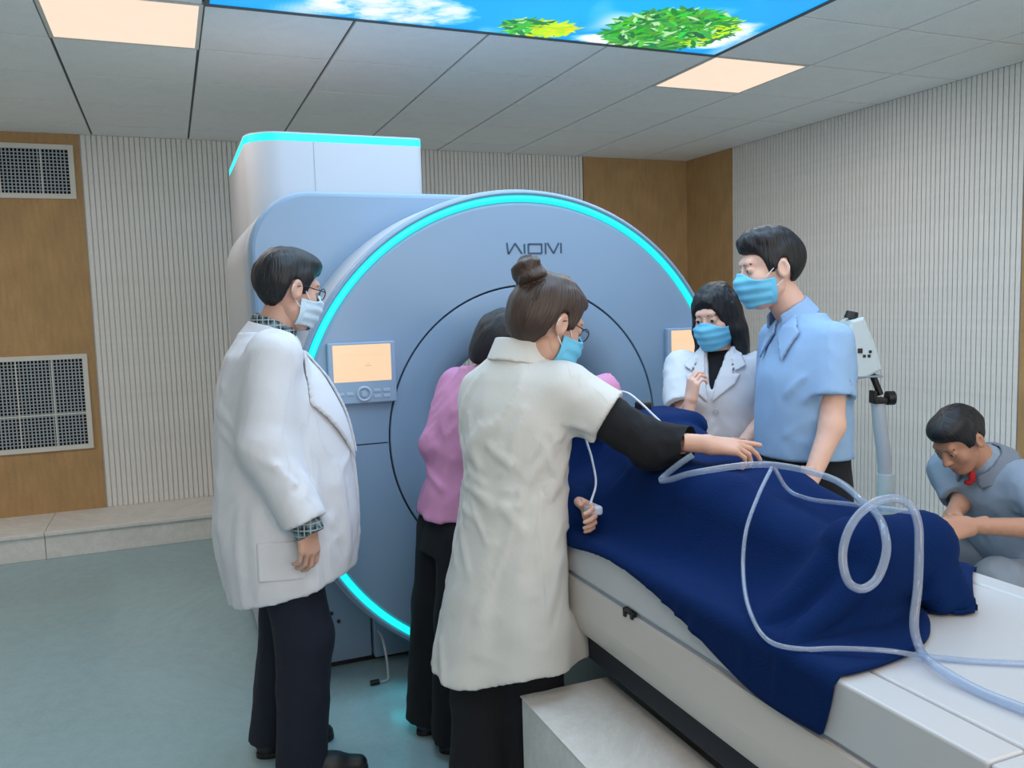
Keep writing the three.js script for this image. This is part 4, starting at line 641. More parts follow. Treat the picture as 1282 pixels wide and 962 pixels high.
  P.skin.push(handGeo(wrL, P.D([1, -0.1, 0.1]), P.D([0.1, 0.3, 1]), 'L', [0.4, 0.4, 0.4, 0.4, 0.4], 0.9, 0.04));
  P.body(U(0.02, loft(shrink(secs, 0.045).filter((q) => q[0] > 0.7)), rc(nb, add3(hd, [0, -0.055, -0.025]), 0.052, 0.05), arm(shL, elL, wrL, 0.82), arm(shR, elR, wrR, 0.82), rc([0.09, 0.78, 0], aL, 0.065, 0.04), rc([-0.09, 0.78, 0], aR, 0.065, 0.04)), [-0.46, 0.02, -0.3], [0.4, 1.5, 0.52], M.skin);
}
// ---- 4: woman with long black hair and mask
{
  const P = new Person('woman with long black hair and blue mask in a short white coat', 1.885, -2.545, -52); P.t.position.set(1.922, 0, -2.637);
  const L = (p) => P.L(p), hd = L([1.87, 1.408, -2.55]), nb = L([1.888, 1.285, -2.55]);
  const shR = [-0.155, 1.215, -0.01], elR = L([1.70, 1.04, -2.52]), wrR = L([1.672, 1.12, -2.43]), shL = [0.155, 1.215, -0.01], elL = [0.2, 0.97, -0.02], wrL = [0.16, 0.78, 0.08];
  const secs = [[0.52, 0, 0, 0.2, 0.155], [0.66, 0, 0, 0.195, 0.15], [0.8, 0, 0, 0.182, 0.14], [0.93, 0, 0, 0.155, 0.12], [1.02, 0, 0.004, 0.152, 0.118], [1.12, 0, 0.01, 0.16, 0.12], [1.2, 0, 0.006, 0.155, 0.1], [1.26, 0, 0, 0.11, 0.075], [1.295, 0, 0, 0.06, 0.055]];
  const base = U(0.035, loft(secs), shortSleeve(shR, mix3(shR, elR, 0.8), 0.07, 0.07), shortSleeve(shL, mix3(shL, elL, 0.7), 0.07, 0.07));
  const vee = (x, y, z) => { const p = polyf([[-0.055, 1.33], [0.055, 1.33], [0.0, 1.12]]); return Math.max(p(x, y), -z + 0.02, z - 0.3); };
  const slit = boxf([0.004, 0.75, 0.2], [0.0025, 0.37, 0.16]);
  const fo4 = scatterFolds([[0.52, 0, 0, 0.2, 0.155], [1.3, 0, 0, 0.15, 0.11]], 12, -70, 80, 0.8, 1.08, 24, 2, 0.006, 4);
  const coat = creased(cut(cut(both(base, half([0, 0.56, 0], [0, -1, 0]), 0.004), vee, 0.003), slit), fo4, 0.004, [9, 7, 9], 7.7);
  P.wear('lab_coat', coat, [-0.34, 0.5, -0.24], [0.32, 1.33, 0.24], M.coat, 0.0075, 'white short-sleeved coat with notched lapels');
  const lap = (s) => U(0.002, patch(base, [[s * 0.005, 1.1], [s * 0.085, 1.17], [s * 0.1, 1.205], [s * 0.075, 1.21], [s * 0.055, 1.3], [s * 0.04, 1.28]], 1, 0.009, 0.005), patch(base, [[s * 0.08, 1.215], [s * 0.115, 1.235], [s * 0.07, 1.31], [s * 0.05, 1.3]], 1, 0.012, 0.006));
  P.wear('lapels', U(0.003, lap(-1), lap(1), collar(add3(nb, [0, -0.01, 0]), [0, 1, 0.2], [0, 0, 1], 0.068, 0.06, 0.04, 0.006, 0.9)), [-0.16, 1.06, -0.14], [0.16, 1.36, 0.2], M.coat, 0.005, 'notched white lapels');
  P.wear('black_shirt', both(loft(shrink(secs, 0.014)), half([0, 1.0, 0], [0, -1, 0])), [-0.2, 0.98, -0.15], [0.2, 1.3, 0.16], M.blackShirt, 0.009, 'black vee-neck shirt');
  for (const y of [1.07, 0.97, 0.86]) { const g = new THREE.CylinderGeometry(0.009, 0.009, 0.004, 14); g.rotateX(Math.PI / 2); g.translate(0.02, y, 0.132); part('button', g, M.white, P.t); }
  const aL = [0.085, 0.08, 0], aR = [-0.085, 0.08, 0.02];
  P.wear('trousers', creased(legsField([0.085, 0.76, 0], [0.085, 0.43, 0.01], aL, [-0.085, 0.76, 0], [-0.085, 0.43, 0.02], aR, [0.088, 0.075, 0.068], loft([[0.6, 0, 0, 0.15, 0.11], [0.85, 0, 0, 0.13, 0.1]])), [], 0.004, [8, 4, 8], 1.2), [-0.25, 0.02, -0.18], [0.25, 0.9, 0.18], M.blackTrouser, 0.012, 'black trousers');
  sole(P.t, 'shoe', [aL[0], 0, aL[2] + 0.05], 0.1, M.maskWhite); sole(P.t, 'shoe', [aR[0], 0, aR[2] + 0.05], -0.1, M.maskWhite);
  const strand = (pts, r) => U(0.02, ...pts.slice(1).map((q, i) => rc(pts[i], q, r[i], r[i + 1])));
  const long = U(0.03, hairCap(0.02, [0.078, 0.088], [-0.05, 0.055], 0.004, 60, true), strand([[0.066, 0.05, -0.01], [0.085, -0.05, 0.0], [0.088, -0.13, 0.005], [0.08, -0.19, 0.02]], [0.035, 0.034, 0.03, 0.016]), strand([[-0.066, 0.05, -0.01], [-0.082, -0.05, 0.0], [-0.083, -0.14, 0.01], [-0.075, -0.2, 0.025]], [0.033, 0.03, 0.026, 0.014]), ell([0, -0.06, -0.075], [0.085, 0.13, 0.05]), strand([[0.05, -0.08, -0.06], [0.06, -0.19, -0.06]], [0.045, 0.03]), strand([[-0.05, -0.08, -0.06], [-0.06, -0.19, -0.05]], [0.045, 0.03]));
  const faceGap = ell([0.004, -0.03, 0.1], [0.058, 0.085, 0.085]);
  const hair4 = (x, y, z) => { let d = long(x, y, z); if (Math.abs(d) < 0.03) d -= 0.004 * noise(x * 70, y * 9, z * 70); return smax(d, -faceGap(x, y, z), 0.01); };
  P.head([1.87, 1.408, -2.55], -64, 12, 3, { hair: hair4, hairLo: [-0.15, -0.26, -0.15], hairHi: [0.15, 0.17, 0.15], hairMat: M.hair, mask: M.mask, scale: 0.93 });
  P.hand([1.672, 1.12, -2.43], [0.12, 0.95, 0.1], [0.0, 0.1, -1], 'R', [0.7, 0.75, 0.8, 0.85, 0.9], 0.84, 0.03);
  P.skin.push(handGeo(wrL, [0, -1, 0.1], [0, 0, 1], 'L', [0.4, 0.4, 0.4, 0.4, 0.4], 0.86, 0.03));
  P.body(U(0.02, loft(shrink(secs, 0.03).filter((q) => q[0] > 0.6)), rc(nb, add3(hd, [0, -0.055, -0.02]), 0.05, 0.047), arm(shL, elL, wrL, 0.78), arm(shR, elR, wrR, 0.78), rc([0.085, 0.76, 0], aL, 0.06, 0.036), rc([-0.085, 0.76, 0], aR, 0.06, 0.036)), [-0.4, 0.02, -0.2], [0.4, 1.46, 0.3], M.skinFair);
}
// ---- 5: man in blue shirt
{
  const P = new Person('man in a light blue short-sleeved shirt and blue mask standing behind the table', 1.985, -2.262, -102);
  const L = (p) => P.L(p), hd = L([1.90, 1.572, -2.325]), nb = L([1.975, 1.425, -2.30]);
  const shL = L([1.985, 1.33, -2.125]), elL = L([1.93, 1.065, -2.065]), wrL = L([1.82, 0.893, -2.045]), shR = [-0.17, 1.335, 0.0], elR = [-0.2, 1.07, 0.0], wrR = [-0.14, 0.93, 0.18];
  const secs = [[0.84, 0, 0.0, 0.18, 0.15], [0.93, 0, 0, 0.184, 0.152], [1.02, 0, 0, 0.184, 0.15], [1.12, 0, 0, 0.186, 0.146], [1.22, 0, -0.004, 0.188, 0.14], [1.31, 0, -0.01, 0.17, 0.115], [1.38, 0, -0.01, 0.12, 0.09], [1.42, 0, -0.005, 0.07, 0.065]];
  const base = U(0.04, loft(secs), shortSleeve(shL, mix3(shL, elL, 0.66), 0.066, 0.073), shortSleeve(shR, mix3(shR, elR, 0.66), 0.066, 0.073));
  const shirt = creased(both(base, half([0, 0.945, 0], [0, -1, 0]), 0.006), [[0.12, 1.25, -0.1, 0.17, 1.1, -0.1, 0.012, 0.006], [0.1, 1.15, 0.13, 0.17, 1.24, 0.08, 0.013, 0.006], [0.1, 1.02, 0.13, 0.18, 1.1, 0.04, 0.013, 0.005], [0.1, 0.92, -0.13, 0.18, 1.0, -0.06, 0.013, 0.006], [0.16, 1.32, -0.08, 0.2, 1.2, -0.07, 0.01, 0.006]], 0.004, [7, 5, 7], 9.9);
  P.wear('blue_shirt', shirt, [-0.36, 0.82, -0.24], [0.36, 1.46, 0.24], M.blueShirt, 0.008, 'light blue short-sleeved shirt');
  P.wear('shirt_collar', U(0.003, collar(add3(nb, [0, -0.025, 0]), [0, 1, 0.45], [0, 0, 1], 0.088, 0.066, 0.06, 0.0055, 0.75), patch(base, [[0.012, 1.36], [0.075, 1.27], [0.1, 1.36], [0.05, 1.42]], 1, 0.012, 0.005), patch(base, [[-0.012, 1.36], [-0.075, 1.27], [-0.1, 1.36], [-0.05, 1.42]], 1, 0.012, 0.005)), [-0.15, 1.24, -0.14], [0.15, 1.5, 0.2], M.blueShirt, 0.005, 'open shirt collar');
  const aL = [0.1, 0.08, 0.0], aR = [-0.1, 0.08, 0.03];
  P.wear('trousers', creased(legsField([0.1, 0.84, -0.005], [0.1, 0.46, 0.02], aL, [-0.1, 0.84, -0.005], [-0.1, 0.46, 0.03], aR, [0.1, 0.082, 0.072], loft([[0.72, 0, -0.005, 0.18, 0.155], [0.95, 0, 0, 0.17, 0.145]])), [], 0.004, [8, 4, 8], 3.2), [-0.28, 0.02, -0.2], [0.28, 1.0, 0.2], M.blackTrouser, 0.011, 'black trousers');
  sole(P.t, 'shoe', [aL[0], 0, aL[2] + 0.05], 0.1, M.shoe); sole(P.t, 'shoe', [aR[0], 0, aR[2] + 0.05], -0.1, M.shoe);
  const top = ell([0, 0.098, 0.012], [0.074, 0.05, 0.088]);
  const hair5 = U(0.02, hairCap(0.012, [0.082, 0.085], [-0.06, -0.085], 0.003), (x, y, z) => { const d = top(x, y, z); return Math.abs(d) < 0.03 ? d - 0.006 * noise(x * 60, y * 30, z * 60) : d; });
  P.head([1.90, 1.572, -2.325], -108, 8, 0, { hair: hair5, hairMat: M.hair, mask: M.mask, scale: 1.02 });
  P.hand([1.82, 0.893, -2.045], [-0.1, -1, 0.1], [-0.9, 0, -0.3], 'L', [0.5, 0.45, 0.5, 0.55, 0.6], 1.0, 0.03);
  P.skin.push(handGeo(wrR, [0, -1, 0.2], [0, 0, 1], 'R', [0.4, 0.4, 0.4, 0.4, 0.4], 1, 0.03));
  P.body(U(0.02, loft(shrink(secs, 0.04)), rc(nb, add3(hd, [0, -0.06, -0.025]), 0.06, 0.057), arm(shL, elL, wrL, 0.98), arm(shR, elR, wrR, 0.98), rc([0.1, 0.82, 0], aL, 0.07, 0.042), rc([-0.1, 0.82, 0], aR, 0.07, 0.042)), [-0.36, 0.02, -0.24], [0.36, 1.62, 0.36], M.skinFair);
}
// ---- 6: man crouching at the right
{
  const P = new Person('man in a grey-blue polo shirt crouching with bowed head beside the table', 2.76, -2.07, -97);
  const L = (p) => P.L(p), hd = L([2.578, 0.955, -2.155]), nb = L([2.70, 0.862, -2.13]);
  const shL = L([2.725, 0.80, -1.965]), elL = L([2.655, 0.70, -1.80]), wrL = L([2.385, 0.718, -1.925]), shR = L([2.735, 0.80, -2.30]), elR = L([2.68, 0.71, -2.20]), wrR = L([2.53, 0.695, -2.12]);
  const hip = L([2.90, 0.40, -2.06]), ch = L([2.775, 0.74, -2.11]);
  const torso = U(0.05, rc(add3(hip, [0, 0.04, 0]), mix3(hip, ch, 0.55), 0.15, 0.145), rc(mix3(hip, ch, 0.5), ch, 0.145, 0.13), rc(add3(hip, [0.05, 0.04, 0]), add3(ch, [0.08, 0, 0]), 0.13, 0.12), rc(add3(hip, [-0.05, 0.04, 0]), add3(ch, [-0.08, 0, 0]), 0.13, 0.12), rc(shL, shR, 0.07), rc(ch, nb, 0.1, 0.062));
  const base = U(0.035, torso, shortSleeve(shL, mix3(shL, elL, 0.8), 0.078, 0.075), shortSleeve(shR, mix3(shR, elR, 0.9), 0.078, 0.072));
  P.wear('polo_shirt', creased(both(base, half([0, 0.40, 0], [0, -1, 0.2]), 0.006), [[0.1, 0.6, 0.12, 0.18, 0.7, 0.02, 0.014, 0.008], [0.05, 0.52, 0.1, 0.17, 0.56, 0.0, 0.016, 0.009], [0.08, 0.68, 0.14, 0.16, 0.76, 0.06, 0.012, 0.007]], 0.005, [8, 7, 8], 4.4), [-0.36, 0.3, -0.4], [0.36, 0.98, 0.36], M.greyBlue, 0.0085, 'grey-blue short-sleeved polo shirt');
  P.wear('polo_collar', collar(add3(nb, [0, -0.02, -0.01]), [0, 1, 0.75], [0, -0.6, 0.8], 0.108, 0.074, 0.055, 0.007, 0.45), [-0.14, 0.74, -0.2], [0.14, 1.02, 0.2], std(0x76808e, { roughness: 0.9 }), 0.005, 'grey turned-down collar');
  P.wear('red_lanyard', U(0.006, ell(add3(nb, [0.03, -0.04, 0.085]), [0.01, 0.024, 0.014]), ell(add3(nb, [0.018, -0.062, 0.092]), [0.016, 0.01, 0.012])), [-0.1, 0.7, -0.1], [0.2, 0.95, 0.3], M.red, 0.005, 'red lanyard at the collar');
  const kL = L([2.49, 0.50, -1.90]), kR = L([2.56, 0.50, -2.27]), aL = L([2.70, 0.09, -1.93]), aR = L([2.76, 0.09, -2.25]);
  P.wear('trousers', creased(legsField(add3(hip, [0.1, 0, 0.04]), kL, aL, add3(hip, [-0.1, 0, 0.04]), kR, aR, [0.115, 0.092, 0.075], rc(add3(hip, [0.06, 0, -0.02]), add3(hip, [-0.06, 0, -0.02]), 0.14)), [[...add3(kL, [0.03, 0.08, -0.1]), ...add3(kL, [-0.06, 0.06, -0.14]), 0.014, 0.009], [...add3(kL, [0.05, 0.09, -0.2]), ...add3(kL, [-0.05, 0.1, -0.24]), 0.014, 0.009], [...add3(kL, [0.07, 0.0, -0.04]), ...add3(kL, [0.08, 0.03, -0.2]), 0.014, 0.009]], 0.005, [8, 8, 8], 2.7), [-0.36, 0.02, -0.42], [0.36, 0.66, 0.42], M.greyTrouser, 0.009, 'grey work trousers');
  sole(P.t, 'shoe', [aL[0], 0, aL[2] + 0.05], 0.1, M.shoe); sole(P.t, 'shoe', [aR[0], 0, aR[2] + 0.05], -0.1, M.shoe);
  P.head([2.588, 0.952, -2.15], -88, 38, 0, { hair: U(0.015, hairCap(0.013, [0.078, 0.09], [-0.055, -0.08], 0.004), ell([0, 0.09, 0.02], [0.07, 0.045, 0.078])), hairMat: M.hair, scale: 0.93 });
  P.hand([2.385, 0.718, -1.925], [-0.95, -0.12, -0.25], [-0.2, 0.75, -0.6], 'L', [0.6, 0.6, 0.65, 0.7, 0.7], 0.96, 0.03);
  P.hand([2.53, 0.695, -2.12], [-0.9, -0.1, 0.35], [0.1, 0.7, 0.7], 'R', [0.6, 0.6, 0.65, 0.7, 0.7], 0.96, 0.03);
  P.body(U(0.02, both(grow(torso, -0.035), half([0, 2, 0], [0, 1, 0])), rc(nb, add3(hd, [0, -0.04, -0.045]), 0.058, 0.055), arm(shL, elL, wrL), arm(shR, elR, wrR), rc(add3(hip, [0.1, 0, 0.04]), kL, 0.08, 0.065), rc(kL, aL, 0.06, 0.04), rc(add3(hip, [-0.1, 0, 0.04]), kR, 0.08, 0.065), rc(kR, aR, 0.06, 0.04)), [-0.36, 0.02, -0.42], [0.4, 1.02, 0.42], M.skinTan);
}
// ---------------------------------------------------------------- patient under the blanket
const patientForm = (() => {
  const leg = (s) => U(0.03, rc([GX - 0.0 + s * 0.085, 0.965, -2.1], [GX + s * 0.08, 0.952, -1.66], 0.095, 0.072), rc([GX + s * 0.08, 0.952, -1.66], [GX - 0.025 + s * 0.07, 0.925, -1.3], 0.07, 0.05), rc([GX - 0.025 + s * 0.07, 0.92, -1.27], [GX - 0.03 + s * 0.08, 0.985, -1.21], 0.045, 0.03));
  const torso = U(0.05, rc([GX - 0.07, 0.975, -2.12], [GX - 0.075, 0.985, -2.5], 0.115, 0.115), rc([GX + 0.07, 0.975, -2.12], [GX + 0.075, 0.985, -2.5], 0.115, 0.115));
  const neck = rc([GX, 0.97, -2.55], [GX, 0.965, -2.68], 0.06, 0.055);
  const armL = U(0.02, rc([GX - 0.2, 0.95, -2.48], [GX - 0.26, 0.93, -2.24], 0.05, 0.042), rc([GX - 0.26, 0.93, -2.24], [1.003, 0.925, -2.02], 0.04, 0.027));
  const armR = U(0.02, rc([GX + 0.2, 0.95, -2.48], [GX + 0.26, 0.92, -2.22], 0.05, 0.042), rc([GX + 0.26, 0.92, -2.22], [GX + 0.22, 0.93, -2.0], 0.04, 0.027));
  return { leg, torso, neck, armL, armR, all: U(0.03, torso, leg(-1), leg(1), neck, armL, armR) };
})();
{
  const t = thing('person', 'patient lying under the navy blanket with one hand showing at the table edge', 'person', [GX, TT, -2.0]);
  const shift = (g) => g.translate(-GX, -TT, 2.0);
  const list = [nets(grow(patientForm.all, -0.006), [0.9, 0.82, -2.75], [1.75, 1.15, -1.1], 0.014)];
  const m = new THREE.Matrix4().compose(V(GX, 0.975, -2.76), new THREE.Quaternion().setFromEuler(new THREE.Euler(-Math.PI / 2, Math.PI, 0, 'YXZ')), V(0.95, 0.95, 0.95));
  const hg = HEAD_GEO.clone(); hg.applyMatrix4(m); list.push(hg);
  list.push(handGeo([1.0, 0.925, -2.015], [0.05, -0.05, 1], [-0.2, 0.95, 0.1], 'L', [0.5, 0.5, 0.55, 0.6, 0.6], 0.9, 0.03));
  part('body', shift(joined(list)), M.skin, t);
  const hr = nets(hairCap(0.016, [0.075, 0.09], [-0.085, -0.07], 0.004), [-0.125, -0.16, -0.15], [0.125, 0.17, 0.14], 0.005); hr.applyMatrix4(m); part('hair', shift(hr), M.hair, t);
  const gown = std(0x8d949c, { roughness: 0.9 });
  part('grey_shirt', shift(nets(creased(U(0.03, grow(patientForm.torso, 0.012), grow(rc([GX - 0.2, 0.95, -2.48], [GX - 0.26, 0.93, -2.24], 0.05, 0.042), 0.012), grow(rc([GX - 0.26, 0.93, -2.24], [1.01, 0.93, -2.05], 0.04, 0.034), 0.014)), [], 0.004, [12, 12, 12], 1), [0.9, 0.82, -2.7], [1.6, 1.16, -1.95], 0.01)), gown, t, 'grey long-sleeved shirt');
  part('grey_trousers', shift(nets(creased(U(0.03, grow(patientForm.leg(-1), 0.008), grow(patientForm.leg(1), 0.008)), [], 0.003, [10, 10, 10], 3), [1.0, 0.82, -2.3], [1.65, 1.12, -1.3], 0.012)), gown, t);
  part('finger_clip', shift(rbox(0.985, 1.02, 0.925, 0.95, -1.955, -1.905, 0.008, 3)), std(0xb9c2d6, { roughness: 0.4 }), t, 'pale finger sensor clip');
}
// ---------------------------------------------------------------- blanket: cloth settled over patient and table
const blanket = (() => {
  const NX = 88, NZ = 104, n = NX * NZ, p = new Float64Array(n * 3), q = new Float64Array(n * 3), rest = new Float64Array(n * 3);
  const id = (i, j) => j * NX + i;
  for (let j = 0; j < NZ; j++) for (let i = 0; i < NX; i++) {
    const a = i / (NX - 1), b = j / (NZ - 1), k = 3 * id(i, j), xl = 0.866 - 0.012 * Math.sin(b * 9) + 0.045 * b ** 3 - 0.035 * b ** 10, xr = 1.71, x = xl + (xr - xl) * a, zn = -1.055 - 0.26 * a + 0.17 * Math.sin(Math.PI * Math.min(1, a * 1.15)) - 0.16 * Math.max(0, a - 0.6) ** 2 * 6.25, z = -2.46 + (zn + 2.46) * b;
    rest[k] = x; rest[k + 2] = z;
    p[k] = 1.32 + (x - 1.32) * 0.87; p[k + 2] = -1.75 + (z + 1.75) * 0.88; p[k + 1] = 1.31 + 0.07 * noise(x * 3.1 + z * 2 + 2, z * 3.1, 1.5) + 0.07 * noise(x * 6 - z * 4, z * 4.5 + x * 3, 6.5);
  }
  q.set(p);
  const cons = [], C = (a, b, s) => cons.push([a, b, s, Math.hypot(rest[3 * a] - rest[3 * b], rest[3 * a + 2] - rest[3 * b + 2])]);
  for (let j = 0; j < NZ; j++) for (let i = 0; i < NX; i++) {
    if (i + 1 < NX) C(id(i, j), id(i + 1, j), 0.9); if (j + 1 < NZ) C(id(i, j), id(i, j + 1), 0.9);
    if (i + 1 < NX && j + 1 < NZ) { C(id(i, j), id(i + 1, j + 1), 0.3); C(id(i + 1, j), id(i, j + 1), 0.3); }
    if (i + 3 < NX) C(id(i, j), id(i + 3, j), 0.035); if (j + 3 < NZ) C(id(i, j), id(i, j + 3), 0.035);
  }
  const ca = Int32Array.from(cons, (c) => 3 * c[0]), cb = Int32Array.from(cons, (c) => 3 * c[1]), cs = Float64Array.from(cons, (c) => c[2]), cl = Float64Array.from(cons, (c) => c[3]);
  const coil = boxf([GX, 1.1, -2.3], [0.2, 0.022, 0.165], 0.02), feet = U(0.03, rc([GX - 0.11, 0.985, -1.215], [GX + 0.05, 0.972, -1.215], 0.056), rc([GX - 0.09, 0.93, -1.26], [GX + 0.06, 0.92, -1.26], 0.062)), solid = U(0.03, grow(patientForm.all, 0.014), coil, feet);
  const table = boxf([(TL + TR) / 2, TT / 2 + 0.15, -1.0], [(TR - TL) / 2, TT / 2 - 0.15, 1.56], 0.008);
  const skin = 0.009, F = (x, y, z) => Math.min(solid(x, y, z), table(x, y, z)) - skin, e = 0.002;
  for (let s = 0; s < 230; s++) {
    const damp = s < 200 ? 0.985 : 0.9, g = -9.8 * 0.011 * 0.011;
    for (let k = 0; k < n * 3; k += 3) for (let m = 0; m < 3; m++) { const v = (p[k + m] - q[k + m]) * damp; q[k + m] = p[k + m]; p[k + m] += v + (m === 1 ? g : 0); }
    for (let it = 0; it < 14; it++) for (let c = 0; c < ca.length; c++) {
      const a = ca[c], b = cb[c], x = p[b] - p[a], y = p[b + 1] - p[a + 1], z = p[b + 2] - p[a + 2], l = Math.sqrt(x * x + y * y + z * z) + 1e-9, f = 0.5 * cs[c] * (l - cl[c]) / l;
      p[a] += x * f; p[a + 1] += y * f; p[a + 2] += z * f; p[b] -= x * f; p[b + 1] -= y * f; p[b + 2] -= z * f;
    }
    for (let k = 0; k < n * 3; k += 3) {
      const x = p[k], y = p[k + 1], z = p[k + 2]; if (y > 1.2 || y < 0.2) continue; const d = F(x, y, z); if (d >= 0) continue;
      let gx = F(x + e, y, z) - F(x - e, y, z), gy = F(x, y + e, z) - F(x, y - e, z), gz = F(x, y, z + e) - F(x, y, z - e); const l = Math.hypot(gx, gy, gz) + 1e-9;
      p[k] -= d * gx / l; p[k + 1] -= d * gy / l; p[k + 2] -= d * gz / l;
      const fr = 0.96; q[k] += (p[k] - q[k]) * fr; q[k + 1] += (p[k + 1] - q[k + 1]) * fr; q[k + 2] += (p[k + 2] - q[k + 2]) * fr;
    }
  }
  // thicken into a closed sheet
  const th = 0.0045, g0 = new THREE.BufferGeometry(), ix = []; g0.setAttribute('position', new THREE.BufferAttribute(new Float32Array(p), 3));
  for (let j = 0; j + 1 < NZ; j++) for (let i = 0; i + 1 < NX; i++) { const a = id(i, j), b = id(i + 1, j), c = id(i, j + 1), d = id(i + 1, j + 1); ix.push(a, c, b, b, c, d); }
  g0.setIndex(ix); g0.computeVertexNormals(); const N = g0.attributes.normal.array, pos = new Float32Array(n * 6), idx = [], uv = new Float32Array(n * 4);
  for (let k = 0; k < n * 3; k++) { pos[k] = p[k] + N[k] * th; pos[n * 3 + k] = p[k] - N[k] * th; }
  for (let k = 0; k < n; k++) { uv[2 * k] = uv[2 * (n + k)] = (k % NX) * 0.0125; uv[2 * k + 1] = uv[2 * (n + k) + 1] = Math.floor(k / NX) * 0.0142; }
  for (let t = 0; t < ix.length; t += 3) { idx.push(ix[t], ix[t + 1], ix[t + 2], ix[t] + n, ix[t + 2] + n, ix[t + 1] + n); }
  const rim = (a, b) => idx.push(a, b, a + n, b, b + n, a + n);
  for (let i = 0; i + 1 < NX; i++) { rim(id(i, 0), id(i + 1, 0)); rim(id(i + 1, NZ - 1), id(i, NZ - 1)); } for (let j = 0; j + 1 < NZ; j++) { rim(id(0, j + 1), id(0, j)); rim(id(NX - 1, j), id(NX - 1, j + 1)); }
  const g = new THREE.BufferGeometry(); g.setAttribute('position', new THREE.BufferAttribute(pos, 3)); g.setAttribute('uv', new THREE.BufferAttribute(uv, 2)); g.setIndex(idx); g.computeVertexNormals();
  return { g, p, NX, NZ };
})();
M.navy = new THREE.MeshPhysicalMaterial({ color: 0x03204f, roughness: 0.95, specularIntensity: 0.25, sheen: 0.12, sheenRoughness: 0.6, sheenColor: new THREE.Color(0x1f5cb0), bumpMap: rep(texGrain, 6, 6), bumpScale: 0.0012 });
single('navy_blanket', blanket.g.translate(-GX, -TT, 1.7), M.navy, 'navy blue fleece blanket draped over the patient and the table edge', 'blanket', undefined, [GX, TT, -1.7]);
if (globalThis.DUMP_CLOTH) console.log('CLOTH ' + blanket.NX + ' ' + blanket.NZ + ' ' + Array.from(blanket.p, (v) => v.toFixed(3)).join(','));
// ---------------------------------------------------------------- hoses and lines
M.hose = new THREE.MeshPhysicalMaterial({ color: 0xd5e2f2, roughness: 0.12, transmission: 0.8, thickness: 0, ior: 1.4, clearcoat: 0.6 });
M.line = std(0xc9d2e0, { roughness: 0.35 });
function hose(name, label, pts, r, mat, seg = 120) { const b = pts[0]; return single(name, tube(pts.map((q) => sub3(q, b)), r, seg, 10), mat, label, 'hose', undefined, b); }
hose('clear_hose', 'thick clear hose looping upright above the blanket by the feet', [[1.171, 1.10, -1.72], [1.148, 1.081, -1.735], [1.122, 1.046, -1.768], [1.108, 1.035, -1.768], [1.112, 1.041, -1.737], [1.127, 1.073, -1.648], [1.266, 1.093, -1.561], [1.322, 1.081, -1.418], [1.278, 1.063, -1.282], [1.212, 1.066, -1.179], [1.16, 1.058, -1.112], [1.143, 1.036, -1.09], [1.124, 1.01, -1.079], [1.101, 0.985, -1.075], [1.076, 0.975, -1.079], [1.061, 0.983, -1.091], [1.064, 1.008, -1.109], [1.077, 1.036, -1.123], [1.1, 1.067, -1.132], [1.129, 1.092, -1.134], [1.162, 1.109, -1.128], [1.192, 1.113, -1.116], [1.21, 1.102, -1.102], [1.217, 1.072, -1.091], [1.208, 1.024, -1.079], [1.185, 0.967, -1.06], [1.159, 0.906, -1.043], [1.148, 0.88, -1.022], [1.119, 0.878, -0.973], [1.114, 0.87, -0.888], [1.121, 0.87, -0.813], [1.16, 0.87, -0.62], [1.3, 0.87, -0.4]], 0.0078, M.hose, 320);
hose('thin_hose', 'thin clear line curving down the near side of the blanket onto the table', [[1.262, 1.089, -1.54], [1.18, 1.047, -1.483], [1.106, 0.988, -1.431], [1.058, 0.928, -1.379], [0.986, 0.885, -1.263], [0.942, 0.878, -1.145], [0.972, 0.877, -1.105], [1.012, 0.883, -1.073], [1.078, 0.885, -1.025], [1.149, 0.868, -1.008], [1.208, 0.866, -0.964], [1.27, 0.866, -0.923], [1.45, 0.866, -0.8]], 0.0045, M.hose, 160);
hose('thin_hose', 'thin clear line lying along the back ridge of the blanket', [[1.273, 1.091, -1.547], [1.292, 1.041, -1.523], [1.284, 1.034, -1.449], [1.277, 1.049, -1.323], [1.244, 1.072, -1.188], [1.268, 1.073, -1.135]], 0.0048, M.hose, 80);
hose('sensor_wire', 'white sensor wire leading down to the hand of the patient', [[1.09, 1.15, -2.12], [1.065, 1.109, -2.088], [1.059, 1.049, -2.041], [1.042, 0.993, -1.988], [1.0, 0.958, -1.937], [0.985, 0.945, -1.92]], 0.0032, M.line, 60);
hose('infusion_line', 'thin white line held by the woman in pink', [[1.275, 1.16, -2.3], [1.25, 1.195, -2.282], [1.25, 1.209, -2.175], [1.261, 1.187, -2.125], [1.286, 1.145, -2.078], [1.305, 1.11, -2.033]], 0.0034, M.line, 60);
{
  const t = thing('cable_connector', 'small black connector lying on the blanket beyond the pointing arm', 'connector', [1.385, 1.128, -2.31]);
  part('plug', rbox(-0.02, 0.022, 0.0, 0.034, -0.024, 0.024, 0.01, 3), M.black, t);
  part('cable', tube([[0.015, 0.016, -0.02], [0.05, 0.012, -0.06], [0.09, -0.03, -0.08], [0.13, -0.12, -0.09]], 0.005, 24, 8), M.black, t);
}
